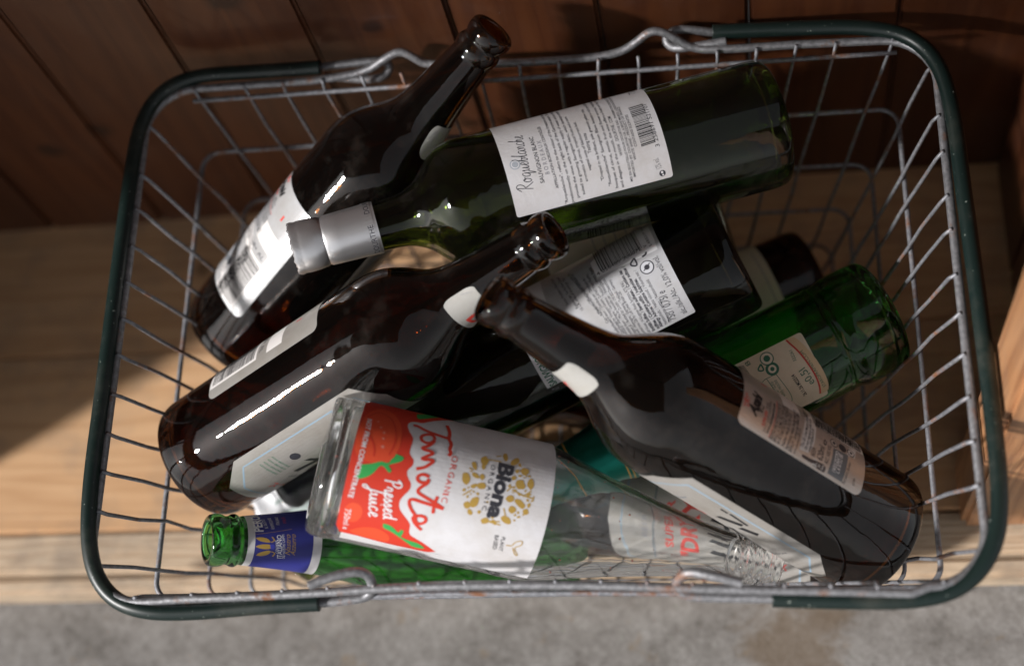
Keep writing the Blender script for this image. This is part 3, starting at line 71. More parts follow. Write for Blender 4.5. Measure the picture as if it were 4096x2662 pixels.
 'lidl': [['T', '75cl / 0,75l e', [-19.63, 47.4], [-1.31, 45.5], 'ink', {'h': 5.0, 'z': 2, 'b': 0.0}], ['T', 'alc./alk./Alc. 12,0% vol/vol.', [-19.24, 40.3], [18.59, 40.3], 'ink', {'h': 3.6, 'z': 2, 'b': 0.0}], ['T', 'Contenuto netto: / Nettoindhold:', [-19.7, 50.4], [8.44, 50.7], 'ink', {'h': 2.0, 'z': 2, 'b': 0.0}], ['T', 'Nettoinhalt: / Netto inhoud: / Volume net: /', [-19.63, 53.0], [16.76, 54.5], 'ink', {'h': 2.0, 'z': 2, 'b': 0.0}], ['T', 'Allergy Advice: Contains Sulphites.', [-20.03, 55.9], [12.11, 56.9], 'ink', {'h': 2.0, 'z': 2, 'b': 0.03}], ['T', 'sulfites. / Contiene solfiti. / Indeholder sulfitter /', [-19.96, 58.2], [22.65, 59.6], 'ink', {'h': 2.0, 'z': 2, 'b': 0.03}], ['T', 'Enthält Sulfite. / Bevat sulfieten. / Contient des', [-19.83, 61.0], [20.94, 62.4], 'ink', {'h': 2.0, 'z': 2, 'b': 0.03}], ['T', 'Lidl House, 14 Kingston Road, Surbiton, KT5 9NU.', [-20.09, 63.7], [14.53, 64.4], 'ink', {'h': 1.9, 'z': 2, 'b': 0.0}], ['T', 'Imported into GB by: Lidl Great Britain Ltd.', [-20.55, 66.6], [9.88, 68.2], 'ink', {'h': 1.9, 'z': 2, 'b': 0.0}], ['T', 'Duitsland / Allemagne / Germania / Tyskland / Germany.', [-20.62, 69.1], [18.98, 70.0], 'ink', {'h': 1.9, 'z': 2, 'b': 0.0}], ['T', 'Attappet af: / Bottled by: D-NW 170 002 Deutschland /', [-17.87, 71.0], [22.38, 73.0], 'ink', {'h': 1.9, 'z': 2, 'b': 0.0}], ['T', 'Gebotteld door: / Mis en bouteille par: / Imbottigliato', [-17.48, 73.2], [22.06, 75.5], 'ink', {'h': 1.9, 'z': 2, 'b': 0.0}], ['T', 'Duitsland / Allemagne / Germania / Tyskland / Germany. Abgefüllt', [-15.05, 75.7], [34.62, 77.6], 'ink', {'h': 1.9, 'z': 2, 'b': 0.0}], ['T', 'Distributed by: Vineyard GmbH, D-47447 Moers Kapellen,', [-12.5, 77.1], [30.57, 80.8], 'ink', {'h': 1.9, 'z': 2, 'b': 0.0}], ['T', 'Gedistribueerd door: / Distribué par: / Distribuito da: /', [-11.32, 79.2], [29.52, 83.6], 'ink', {'h': 1.9, 'z': 2, 'b': 0.0}], ['T', 'Cap – Recycle. For further health information visit', [-2.81, 81.7], [37.31, 88.9], 'ink', {'h': 1.9, 'z': 2, 'b': 0.0}], ['T', 'Medical Officers recommend adults do', [4.06, 83.5], [39.14, 90.8], 'ink', {'h': 1.9, 'z': 2, 'b': 0.0}], ['T', '15 UK units of alcohol per 75cl', [10.34, 91.2], [37.57, 94.4], 'ink', {'h': 1.9, 'z': 2, 'b': 0.0}], ['T', 'Rødvin, tør. Vin fra New Zealand', [12.63, 93.4], [42.02, 97.6], 'ink', {'h': 1.9, 'z': 2, 'b': 0.0}], ['T', 'Secco. Prodotto in Nuova Zelanda', [17.41, 97.8], [43.98, 101.3], 'ink', {'h': 1.9, 'z': 2, 'b': 0.0}], ['P', [[24.35, 76.3], [21.99, 41.9], [22.12, 37.6], [57.2, 38.5], [43.0, 77.5]], 'white', 1], ['BAR', [26.9, 73.2], [28.01, 46.0], [57.27, 74.8], 11], ['T', '4 056489 306672 >', [25.26, 76.0], [27.16, 43.3], 'ink', {'h': 2.8, 'z': 2}], ['T', 'L4B5319 14:18 02', [26.64, 40.6], [57.33, 41.7], 'ink', {'h': 1.8, 'z': 2}], ['C', [14.99, 48.5], 4.2, 'ink', 2], ['C', [14.99, 48.5], 3.6, 'silver', 3], ['L', [[13.68, 51.1], [16.56, 46.0]], 0.6, 'ink', 4], ['C', [14.99, 48.5], 1.6, 'ink', 4], ['L', [[24.22, 52.8], [21.14, 57.2], [18.06, 52.6], [24.22, 52.8]], 1.0, 'ink', 2], ['L', [[22.38, 48.4], [22.71, 45.8], [24.28, 45.2]], 1.2, 'ink', 2]],
 'lidlf': [['T', 'SAUVIGNON BLANC', [-21.4, 125.0], [15.51, 125.5], 'dgreen', {'h': 4.6, 'z': 1, 'b': 0.03}], ['L', [[-24.67, 118.1], [-23.23, 122.2], [3.73, 120.5]], 0.3, 'lgrey', 1], ['T', '6072345', [-24.28, 125.4], [-22.97, 129.3], 'grey', {'h': 1.2, 'z': 1}]],
 'asahib': [['T', 'SUPER', [25.27, 128.2], [28.39, 129.4], 'redtext', {'h': 1.7, 'z': 1}], ['T', '"DRY"', [22.62, 126.6], [31.57, 126.3], 'redtext', {'h': 3.4, 'z': 1, 'b': 0.01, 's': 0.2}], ['T', 'Asahi', [20.36, 121.3], [35.88, 118.6], 'black', {'h': 6.0, 'z': 1, 'b': 0.06, 's': 0.35}], ['T', '辛口', [24.54, 117.5], [29.45, 117.1], 'black', {'h': 2.6, 'z': 1, 'b': 0.03}], ['T', 'SUPER DRY', [18.31, 114.6], [28.12, 114.4], 'redtext', {'h': 1.9, 'z': 1, 'b': 0.03}], ['T', 'TASTE', [28.92, 114.1], [33.82, 113.8], 'ink', {'h': 1.9, 'z': 1}], ['T', 'WITH A QUICK, CLEAN FINISH', [15.39, 113.1], [36.34, 112.2], 'ink', {'h': 1.5, 'z': 1}], ['T', 'www.asahisuperdry.com', [15.72, 111.2], [36.34, 109.7], 'ink', {'h': 1.8, 'z': 1, 'b': 0.03}], ['L', [[14.39, 110.1], [31.97, 108.8], [39.93, 108.3]], 0.3, 'redtext', 1], ['T', 'BREWED AND BOTTLED IN ITALY BY', [14.13, 107.7], [39.06, 105.6], 'ink', {'h': 2.2, 'z': 1, 'b': 0.01}], ['T', 'BIROLLI, 8 - ROMA, ITALY FOR ASAHI', [14.06, 105.3], [39.59, 102.9], 'ink', {'h': 2.2, 'z': 1, 'b': 0.01}], ['T', '68-100 CHERTSEY ROAD, WOKING GU', [13.99, 102.8], [40.06, 100.4], 'ink', {'h': 2.2, 'z': 1, 'b': 0.01}], ['T', 'Helpline: +44 (0) 333 301 0223', [14.13, 99.8], [36.48, 98.3], 'ink', {'h': 2.2, 'z': 1, 'b': 0.01}], ['T', 'Ingredients: water, barley malt, corn', [13.99, 97.2], [41.98, 95.1], 'ink', {'h': 2.2, 'z': 1, 'b': 0.01}], ['T', 'BARLEY. Energy per 100ml: 180 kJ', [14.06, 94.5], [41.39, 92.8], 'ink', {'h': 2.2, 'z': 1, 'b': 0.01}], ['T', 'www.aboutalcohol.com', [14.06, 91.9], [29.98, 91.5], 'ink', {'h': 2.0, 'z': 1}], ['P', [[18.11, 90.4], [19.17, 82.8], [37.27, 81.4], [45.5, 79.1], [45.17, 87.4], [29.91, 90.5]], 'pale', 1], ['T', 'The UK Chief Medical Officers', [19.9, 88.7], [44.04, 85.7], 'ink', {'h': 2.0, 'z': 2, 'b': 0.01}], ['T', 'do not regularly drink more', [19.96, 86.1], [43.04, 83.8], 'ink', {'h': 2.0, 'z': 2, 'b': 0.01}], ['T', 'www.drinkaware.co.uk', [20.03, 83.5], [35.62, 82.8], 'ink', {'h': 2.0, 'z': 2, 'b': 0.01}], ['P', [[16.32, 87.9], [16.78, 87.3], [16.91, 81.4], [17.58, 78.8], [18.24, 71.9], [14.52, 71.4], [13.8, 72.3], [14.06, 79.3], [15.06, 80.9], [14.79, 83.9], [15.12, 87.7]], 'dark', 1], ['T', '3.1', [13.99, 77.4], [18.24, 77.8], 'pale', {'h': 3.2, 'z': 2, 'b': 0.01}], ['T', 'UK', [14.86, 75.3], [16.78, 75.1], 'pale', {'h': 1.8, 'z': 2}], ['T', 'Units', [14.26, 72.9], [17.64, 73.0], 'pale', {'h': 1.8, 'z': 2}], ['T', 'BEER', [18.97, 80.0], [24.21, 80.4], 'ink', {'h': 2.9, 'z': 1, 'b': 0.01}], ['T', '620ml', [18.97, 75.0], [27.72, 74.9], 'ink', {'h': 4.2, 'z': 1, 'b': 0.01}], ['T', 'e', [29.12, 74.1], [32.9, 73.5], 'ink', {'h': 3.6, 'z': 1}], ['T', 'ALC. 5.0% VOL.', [19.1, 71.3], [31.5, 70.6], 'ink', {'h': 2.4, 'z': 1, 'b': 0.01}], ['P', [[14.92, 69.7], [14.86, 59.7], [32.43, 58.6], [30.97, 69.0]], 'slate', 1], ['T', '14/03/2027PD', [17.44, 65.4], [30.44, 64.9], 'white', {'h': 2.6, 'z': 2, 'b': 0.02}], ['T', 'L 6 0732 08', [18.04, 62.8], [29.85, 62.3], 'white', {'h': 2.6, 'z': 2, 'b': 0.02}], ['T', 'Best before / Brewery:', [14.59, 57.7], [28.45, 56.5], 'ink', {'h': 1.9, 'z': 1}], ['T', '627080', [16.71, 51.6], [20.83, 52.0], 'ink', {'h': 1.4, 'z': 1}], ['C', [34.69, 68.7], 2.7, 'ink', 1], ['C', [34.69, 68.7], 2.2, 'tan', 2], ['C', [34.69, 68.7], 1.0, 'ink', 3], ['C', [35.08, 62.6], 2.7, 'ink', 1], ['P', [[31.64, 59.9], [32.9, 53.8], [40.13, 52.3], [38.4, 57.8]], 'pale', 1], ['C', [35.08, 56.6], 2.6, 'ink', 2], ['C', [35.08, 56.6], 2.1, 'pale', 3], ['C', [35.08, 56.6], 0.9, 'ink', 4], ['BAR', [41.52, 48.5], [39.2, 81.8], [50.41, 45.7], 21]],
 'star': [['P', [[11.05, 65.2], [11.11, 60.2], [7.54, 58.3], [0.88, 56.3], [-10.06, 53.9], [-20.35, 53.1], [-25.9, 53.3], [-30.17, 54.5], [-30.11, 60.6], [-25.9, 58.8], [-19.18, 58.8], [-11.58, 59.1], [-4.03, 60.3], [3.27, 62.0]], 'cream2', 1], ['L', [[10.82, 64.5], [7.19, 63.5], [3.27, 62.0], [-4.03, 60.3], [-11.58, 59.1], [-18.3, 58.5], [-24.79, 58.7], [-29.23, 59.5]], 1.0, 'redtext', 2], ['T', 'STAROPRAMEN.COM', [-25.55, 54.8], [1.29, 59.1], 'dgreen', {'h': 2.0, 'z': 2}], ['T', 'e0,5l', [-19.41, 60.3], [-8.01, 62.4], 'dgreen', {'h': 4.6, 'z': 2}], ['T', '26.11.26 M22214', [-24.79, 67.0], [-8.83, 69.5], 'black', {'h': 2.2, 'z': 2, 'b': 0.02}], ['T', '322261', [-2.63, 64.9], [4.15, 64.5], 'dgreen', {'h': 1.9, 'z': 2}], ['C', [6.14, 79.3], 4.0, 'dgreen', 1], ['C', [6.14, 79.3], 3.4, 'cream', 2], ['C', [6.14, 79.3], 1.9, 'dgreen', 3], ['C', [-0.64, 79.3], 3.9, 'dgreen', 1], ['C', [-0.64, 79.3], 2.4, 'cream', 2], ['C', [-0.64, 79.3], 1.2, 'dgreen', 3], ['L', [[4.85, 83.8], [2.28, 87.5], [0.35, 83.6], [4.85, 83.8]], 0.9, 'dgreen', 1], ['T', '8', [7.31, 88.5], [10.12, 88.8], 'dgreen', {'h': 3, 'z': 1}], ['L', [[-4.15, 78.8], [-4.09, 90.3], [-19.24, 88.0]], 0.35, 'dgreen', 1], ['L', [[-4.15, 78.8], [-24.15, 74.5], [-25.49, 80.6]], 0.35, 'dgreen', 1], ['L', [[-4.39, 84.7], [-22.51, 81.7]], 0.35, 'dgreen', 1], ['T', 'widely recycled', [-18.83, 78.7], [-7.19, 80.0], 'dgreen', {'h': 2.2, 'z': 1}], ['T', 'BOTTLE - GLASS', [-19.06, 81.0], [-6.9, 82.4], 'dgreen', {'h': 2.2, 'z': 1}], ['T', 'ONLY', [-13.21, 85.3], [-9.53, 86.0], 'dgreen', {'h': 2.2, 'z': 1}], ['BAR', [8.83, 92.7], [10.93, 100.3], [-3.16, 91.2], 31]],
 'peroni': [['T', 'PERONI', [6.26, 201.5], [27.12, 202.2], 'white', {'h': 5.2, 'z': 3, 'b': 0.03}], ['T', 'IL GUSTO', [8.7, 198.5], [16.37, 199.7], 'white', {'h': 2, 'z': 3}], ['T', 'RINFRESCANTE', [7.85, 194.9], [17.5, 195.7], 'white', {'h': 2, 'z': 3}], ['T', 'ITALIANO', [10.78, 191.7], [18.2, 191.5], 'white', {'h': 2, 'z': 3}], ['T', 'P R O', [11.91, 187.5], [17.29, 187.7], 'redtext', {'h': 2, 'z': 3}], ['L', [[4.37, 205.6], [5.77, 195.9], [7.45, 185.2]], 0.35, 'gold', 3], ['T', 'CON MAIS', [-7.82, 192.3], [0.55, 193.2], 'white', {'h': 1.7, 'z': 3}], ['T', 'ITALIANO', [-11.33, 189.9], [3.88, 191.4], 'white', {'h': 2.8, 'z': 3, 'b': 0.01}], ['T', 'DEI NOSTRI CAMPI', [-11.3, 188.1], [4.18, 189.7], 'white', {'h': 1.5, 'z': 3}], ['T', 'Nastro', [-8.67, 185.6], [4.25, 186.3], 'gold', {'h': 3, 'z': 3, 's': 0.4}], ['T', 'Azzurro', [-8.64, 182.8], [4.28, 183.2], 'gold', {'h': 3, 'z': 3, 's': 0.4}], ['P', [[-3.94, 205.9], [-2.57, 203.8], [-2.08, 200.4], [-2.47, 196.7], [-4.67, 196.2], [-5.56, 198.9], [-5.31, 202.9]], 'gold', 3], ['P', [[2.02, 205.9], [2.6, 202.8], [1.56, 198.9], [-0.86, 197.1], [-1.13, 198.8], [-0.64, 202.2], [0.4, 204.5]], 'gold', 3], ['P', [[-10.48, 204.6], [-10.78, 201.4], [-9.1, 197.8], [-6.69, 196.5], [-6.11, 198.3], [-7.33, 201.5], [-8.55, 203.8]], 'gold', 3], ['L', [[-0.86, 197.1], [0.27, 194.9], [2.69, 196.6]], 0.8, 'gold', 3], ['L', [[-6.96, 196.5], [-7.85, 194.0], [-10.38, 195.3]], 0.8, 'gold', 3], ['P', [[-2.47, 197.6], [-1.92, 195.6], [-3.54, 194.6], [-5.8, 195.2], [-5.25, 197.0]], 'blue2', 4]]}
# ---------------------------------------------------------------- helpers
def tag(o, label=None, cat=None, group=None, kind=None):
    if label: o['label'] = label
    if cat: o['category'] = cat
    if group: o['group'] = group
    if kind: o['kind'] = kind
    return o

def link(name, me, mats, parent=None, smooth=True, angle=None):
    if isinstance(me, bmesh.types.BMesh):
        bm = me
        me = bpy.data.meshes.new(name)
        bm.to_mesh(me)
        bm.free()
    for m in (mats if isinstance(mats, (list, tuple)) else [mats]):
        me.materials.append(m)
    for p in me.polygons:
        p.use_smooth = smooth
    if angle is not None and smooth:
        me.set_sharp_from_angle(angle=math.radians(angle))
    o = bpy.data.objects.new(name, me)
    COL.objects.link(o)
    if parent: o.parent = parent
    return o

def N(nt, t, **kw):
    n = nt.nodes.new(t)
    for k, v in kw.items():
        if k.startswith('i_'):
            n.inputs[k[2:].replace('_', ' ')].default_value = v
        else:
            setattr(n, k, v)
    return n

def mat(name):
    m = bpy.data.materials.new(name)
    m.use_nodes = True
    return m, m.node_tree, m.node_tree.nodes['Principled BSDF']

def simple(name, col, rough=0.6, metal=0.0, spec=0.5, grain=0.0):
    m, nt, b = mat(name)
    b.inputs['Base Color'].default_value = (*col, 1)
    b.inputs['Roughness'].default_value = rough
    b.inputs['Metallic'].default_value = metal
    b.inputs['Specular IOR Level'].default_value = spec
    if grain:
        tc = N(nt, 'ShaderNodeTexCoord')
        no = N(nt, 'ShaderNodeTexNoise', i_Scale=900.0, i_Detail=3.0)
        nt.links.new(tc.outputs['Object'], no.inputs['Vector'])
        bp = N(nt, 'ShaderNodeBump', i_Strength=grain, i_Distance=0.0002)
        nt.links.new(no.outputs[0], bp.inputs['Height'])
        wr = N(nt, 'ShaderNodeTexNoise', i_Scale=55.0, i_Detail=3.0, i_Distortion=1.2)
        nt.links.new(tc.outputs['Object'], wr.inputs['Vector'])
        b2 = N(nt, 'ShaderNodeBump', i_Strength=0.5, i_Distance=0.0006)
        nt.links.new(wr.outputs[0], b2.inputs['Height'])
        nt.links.new(bp.outputs[0], b2.inputs['Normal'])
        nt.links.new(b2.outputs[0], b.inputs['Normal'])
        gr = N(nt, 'ShaderNodeTexNoise', i_Scale=30.0, i_Detail=7.0, i_Roughness=0.7)
        nt.links.new(tc.outputs['Object'], gr.inputs['Vector'])
        rg = ramp(nt, [(0.42, col), (0.78, tuple(q * f for q, f in zip(col, (0.80, 0.76, 0.70))))])
        nt.links.new(gr.outputs[0], rg.inputs[0])
        nt.links.new(rg.outputs[0], b.inputs['Base Color'])
    return m

def ramp(nt, stops):
    r = N(nt, 'ShaderNodeValToRGB')
    e = r.color_ramp.elements
    while len(e) < len(stops): e.new(0.5)
    for el, (p, c) in zip(e, stops):
        el.position = p
        el.color = (*c, 1)
    return r

def glass(name, col, rough=0.0, wave=0.25, film=0.5, ripple=0.00032, haze=0.0, dust=0.045):
    """coloured bottle glass: faintly wavy surface, patches of dry film that dull the gloss"""
    m, nt, b = mat(name)
    b.inputs['Base Color'].default_value = (*col, 1)
    b.inputs['Transmission Weight'].default_value = 1.0 - haze
    b.inputs['IOR'].default_value = 1.5
    b.inputs['Specular IOR Level'].default_value = 0.5
    tc = N(nt, 'ShaderNodeTexCoord')
    n1 = N(nt, 'ShaderNodeTexNoise', i_Scale=45.0, i_Detail=2.0)
    nt.links.new(tc.outputs['Object'], n1.inputs['Vector'])
    n3 = N(nt, 'ShaderNodeTexNoise', i_Scale=700.0, i_Detail=1.0)
    nt.links.new(tc.outputs['Object'], n3.inputs['Vector'])
    ad = N(nt, 'ShaderNodeMath', operation='MULTIPLY_ADD')
    ad.inputs[1].default_value = 0.003
    nt.links.new(n3.outputs[0], ad.inputs[0])
    nt.links.new(n1.outputs[0], ad.inputs[2])
    bp = N(nt, 'ShaderNodeBump', i_Strength=wave, i_Distance=0.0012)
    nt.links.new(ad.outputs[0], bp.inputs['Height'])
    nt.links.new(bp.outputs[0], b.inputs['Normal'])
    mp = N(nt, 'ShaderNodeMapping')
    mp.inputs['Scale'].default_value = (6, 6, 45)
    nt.links.new(tc.outputs['Object'], mp.inputs[0])
    n4 = N(nt, 'ShaderNodeTexNoise', i_Scale=1.0, i_Detail=2.0)
    nt.links.new(mp.outputs[0], n4.inputs['Vector'])
    bp2 = N(nt, 'ShaderNodeBump', i_Strength=1.0, i_Distance=ripple)
    nt.links.new(n4.outputs[0], bp2.inputs['Height'])
    nt.links.new(bp.outputs[0], bp2.inputs['Normal'])
    nt.links.new(bp2.outputs[0], b.inputs['Normal'])
    n2 = N(nt, 'ShaderNodeTexNoise', i_Scale=28.0, i_Detail=6.0, i_Roughness=0.65)
    nt.links.new(tc.outputs['Object'], n2.inputs['Vector'])
    mr = N(nt, 'ShaderNodeMapRange')
    mr.inputs[1].default_value = 0.55
    mr.inputs[2].default_value = 0.75
    mr.inputs[3].default_value = rough
    mr.inputs[4].default_value = rough + 0.12 * film
    nt.links.new(n2.outputs[0], mr.inputs[0])
    nt.links.new(mr.outputs[0], b.inputs['Roughness'])
    # dried film in patches and fine dust
    n5 = N(nt, 'ShaderNodeTexNoise', i_Scale=17.0, i_Detail=9.0, i_Roughness=0.72)
    nt.links.new(tc.outputs['Object'], n5.inputs['Vector'])
    r5 = ramp(nt, [(0.54, (0, 0, 0)), (0.75, (dust, dust, dust))])
    nt.links.new(n5.outputs[0], r5.inputs[0])
    ma = N(nt, 'ShaderNodeMath', operation='ADD')
    nt.links.new(r5.outputs[0], ma.inputs[0])
    ma.inputs[1].default_value = 0.004
    df = N(nt, 'ShaderNodeBsdfDiffuse')
    df.inputs['Color'].default_value = (0.42, 0.36, 0.31, 1)
    ms = N(nt, 'ShaderNodeMixShader')
    nt.links.new(ma.outputs[0], ms.inputs[0])
    nt.links.new(b.outputs[0], ms.inputs[1])
    nt.links.new(df.outputs[0], ms.inputs[2])
    nt.links.new(ms.outputs[0], nt.nodes['Material Output'].inputs['Surface'])
    return m

def wood(name, light, dark, axis='X', rough=0.5, scale=1.0, knots=True, coat=0.0, dirt=0.35, bump=0.35, knots_at=()):
    m, nt, b = mat(name)
    tc = N(nt, 'ShaderNodeTexCoord')
    geo = N(nt, 'ShaderNodeNewGeometry')
    off = N(nt, 'ShaderNodeVectorMath', operation='MULTIPLY_ADD')
    cmb = N(nt, 'ShaderNodeCombineXYZ')
    for k in range(3): nt.links.new(geo.outputs['Random Per Island'], cmb.inputs[k])
    nt.links.new(cmb.outputs[0], off.inputs[0])
    off.inputs[1].default_value = (7.3, 3.1, 5.7)
    nt.links.new(tc.outputs['Object'], off.inputs[2])
    mp = N(nt, 'ShaderNodeMapping')
    s = {'X': (1.2, 16, 16), 'Y': (16, 1.2, 16), 'Z': (16, 16, 1.2)}[axis]
    mp.inputs['Scale'].default_value = [q * scale for q in s]
    nt.links.new(off.outputs[0], mp.inputs[0])
    n1 = N(nt, 'ShaderNodeTexNoise', i_Scale=1.6, i_Detail=3.0, i_Distortion=0.6)
    nt.links.new(mp.outputs[0], n1.inputs['Vector'])
    # rings: fold the slow noise many times
    mu = N(nt, 'ShaderNodeMath', operation='MULTIPLY')
    mu.inputs[1].default_value = 9.0
    nt.links.new(n1.outputs[0], mu.inputs[0])
    pp = N(nt, 'ShaderNodeMath', operation='PINGPONG')
    pp.inputs[1].default_value = 0.5
    nt.links.new(mu.outputs[0], pp.inputs[0])
    n2 = N(nt, 'ShaderNodeTexNoise', i_Scale=14.0, i_Detail=5.0, i_Roughness=0.7)
    nt.links.new(mp.outputs[0], n2.inputs['Vector'])
    mx = N(nt, 'ShaderNodeMath', operation='MULTIPLY_ADD')
    mx.inputs[1].default_value = 0.7
    nt.links.new(n2.outputs[0], mx.inputs[0])
    nt.links.new(pp.outputs[0], mx.inputs[2])
    mid = [0.5 * (a + c) for a, c in zip(light, dark)]
    r = ramp(nt, [(0.28, dark), (0.55, mid), (0.85, light)])
    nt.links.new(mx.outputs[0], r.inputs[0])
    col = r.outputs[0]
    # plank to plank difference
    hs = N(nt, 'ShaderNodeHueSaturation')
    vr = N(nt, 'ShaderNodeMapRange')
    vr.inputs[3].default_value = 0.82
    vr.inputs[4].default_value = 1.12
    nt.links.new(geo.outputs['Random Per Island'], vr.inputs[0])
    nt.links.new(vr.outputs[0], hs.inputs['Value'])
    nt.links.new(col, hs.inputs['Color'])
    col = hs.outputs[0]
    if knots:
        vo = N(nt, 'ShaderNodeTexVoronoi', i_Scale=1.0)
        mk = N(nt, 'ShaderNodeMapping')
        mk.inputs['Scale'].default_value = [q * scale for q in {'X': (5, 9, 9), 'Y': (9, 5, 9), 'Z': (9, 9, 5)}[axis]]
        nt.links.new(off.outputs[0], mk.inputs[0])
        nt.links.new(mk.outputs[0], vo.inputs['Vector'])
        kr = ramp(nt, [(0.06, (1, 1, 1)), (0.13, (0, 0, 0))])
        nt.links.new(vo.outputs['Distance'], kr.inputs[0])
        mixk = N(nt, 'ShaderNodeMix', data_type='RGBA')
        mixk.inputs['B'].default_value = (*[q * 0.35 for q in dark], 1)
        nt.links.new(kr.outputs[0], mixk.inputs['Factor'])
        nt.links.new(col, mixk.inputs['A'])
        col = mixk.outputs['Result']
    for kp, kr in knots_at:
        vd = N(nt, 'ShaderNodeVectorMath', operation='DISTANCE')
        vd.inputs[1].default_value = kp
        wob = N(nt, 'ShaderNodeTexNoise', i_Scale=60.0, i_Detail=2.0)
        nt.links.new(tc.outputs['Object'], wob.inputs['Vector'])
        nt.links.new(tc.outputs['Object'], vd.inputs[0])
        wa = N(nt, 'ShaderNodeMath', operation='MULTIPLY_ADD')
        wa.inputs[1].default_value = kr * 1.2
        nt.links.new(wob.outputs[0], wa.inputs[0])
        nt.links.new(vd.outputs['Value'], wa.inputs[2])
        kk = ramp(nt, [(kr * 1.3, (0.85, 0.85, 0.85)), (kr * 2.0, (0, 0, 0))])
        nt.links.new(wa.outputs[0], kk.inputs[0])
        mk2 = N(nt, 'ShaderNodeMix', data_type='RGBA')
        mk2.inputs['B'].default_value = (*[q * 0.30 for q in dark], 1)
        nt.links.new(kk.outputs[0], mk2.inputs['Factor'])
        nt.links.new(col, mk2.inputs['A'])
        col = mk2.outputs['Result']
    nd = N(nt, 'ShaderNodeTexNoise', i_Scale=22.0, i_Detail=7.0, i_Roughness=0.65)
    nt.links.new(off.outputs[0], nd.inputs['Vector'])
    dr = ramp(nt, [(0.45, (0, 0, 0)), (0.72, (dirt, dirt, dirt))])
    nt.links.new(nd.outputs[0], dr.inputs[0])
    md = N(nt, 'ShaderNodeMix', data_type='RGBA')
    md.inputs['B'].default_value = (0.20, 0.17, 0.14, 1)
    nt.links.new(dr.outputs[0], md.inputs['Factor'])
    nt.links.new(col, md.inputs['A'])
    nt.links.new(md.outputs['Result'], b.inputs['Base Color'])
    b.inputs['Roughness'].default_value = rough
    b.inputs['Coat Weight'].default_value = coat
    bp = N(nt, 'ShaderNodeBump', i_Strength=bump, i_Distance=0.0015)
    nt.links.new(mx.outputs[0], bp.inputs['Height'])
    nt.links.new(bp.outputs[0], b.inputs['Normal'])
    return m

def metal_wire(name, base, rust=0.3, rough=0.42, scale=60.0):
    m, nt, b = mat(name)
    tc = N(nt, 'ShaderNodeTexCoord')
    n1 = N(nt, 'ShaderNodeTexNoise', i_Scale=scale, i_Detail=6.0, i_Roughness=0.7)
    nt.links.new(tc.outputs['Object'], n1.inputs['Vector'])
    r1 = ramp(nt, [(0.60 - rust * 0.15, (0, 0, 0)), (0.70 - rust * 0.1, (1, 1, 1))])
    nt.links.new(n1.outputs[0], r1.inputs[0])
    n2 = N(nt, 'ShaderNodeTexNoise', i_Scale=350.0, i_Detail=4.0)
    nt.links.new(tc.outputs['Object'], n2.inputs['Vector'])
    r2 = ramp(nt, [(0.35, tuple(q * 0.62 for q in base)), (0.7, base)])
    nt.links.new(n2.outputs[0], r2.inputs[0])
    mx = N(nt, 'ShaderNodeMix', data_type='RGBA')
    nt.links.new(r1.outputs[0], mx.inputs['Factor'])
    nt.links.new(r2.outputs[0], mx.inputs['A'])
    mx.inputs['B'].default_value = (0.20, 0.085, 0.04, 1)
    nt.links.new(mx.outputs['Result'], b.inputs['Base Color'])
    me = N(nt, 'ShaderNodeMath', operation='MULTIPLY_ADD')
    me.inputs[1].default_value = -0.6
    me.inputs[2].default_value = 0.65
    nt.links.new(r1.outputs[0], me.inputs[0])
    nt.links.new(me.outputs[0], b.inputs['Metallic'])
    b.inputs['Roughness'].default_value = rough
    bp = N(nt, 'ShaderNodeBump', i_Strength=0.5, i_Distance=0.0006)
    nt.links.new(n2.outputs[0], bp.inputs['Height'])
    nt.links.new(bp.outputs[0], b.inputs['Normal'])
    return m

# ---------------------------------------------------------------- materials
M = {}
M['brown'] = glass('brown_glass', (0.13, 0.042, 0.007))
M['olive'] = glass('olive_glass', (0.17, 0.25, 0.04))
M['dark_olive'] = glass('dark_olive_glass', (0.09, 0.11, 0.022))
M['green'] = glass('green_glass', (0.09, 0.50, 0.09))
M['light_green'] = glass('light_green_glass', (0.17, 0.55, 0.17))
M['clear'] = glass('clear_glass', (0.975, 0.98, 0.975), wave=0.3, ripple=0.0002, haze=0.015)
M['clear2'] = glass('tinted_clear_glass', (0.80, 0.84, 0.72), wave=0.3, ripple=0.0002)
PAPER = dict(grain=0.25)
M['white_paper'] = simple('white_paper', (0.70, 0.69, 0.71), 0.42, **PAPER)
M['neck_paper'] = simple('neck_paper', (0.42, 0.41, 0.385), 0.42, **PAPER)
M['gloss_paper'] = simple('gloss_paper', (0.46, 0.46, 0.47), 0.25, spec=1.0, **PAPER)
M['silver_paper'] = simple('silver_paper', (0.62, 0.63, 0.66), 0.40, metal=0.35, **PAPER)
M['tan_paper'] = simple('tan_paper', (0.56, 0.51, 0.47), 0.32, metal=0.45, **PAPER)
M['cream_paper'] = simple('cream_paper', (0.80, 0.74, 0.58), 0.5, **PAPER)
M['warm_paper'] = simple('warm_paper', (0.40, 0.38, 0.355), 0.38, metal=0.3, **PAPER)
M['blue_paper'] = simple('blue_paper', (0.035, 0.04, 0.22), 0.35)
M['foil_silver'] = simple('foil_silver', (0.80, 0.79, 0.80), 0.36, metal=0.9)
M['foil_teal'] = simple('foil_teal', (0.012, 0.20, 0.15), 0.28, metal=0.85)
M['cap_black'] = simple('cap_black', (0.02, 0.02, 0.022), 0.3)
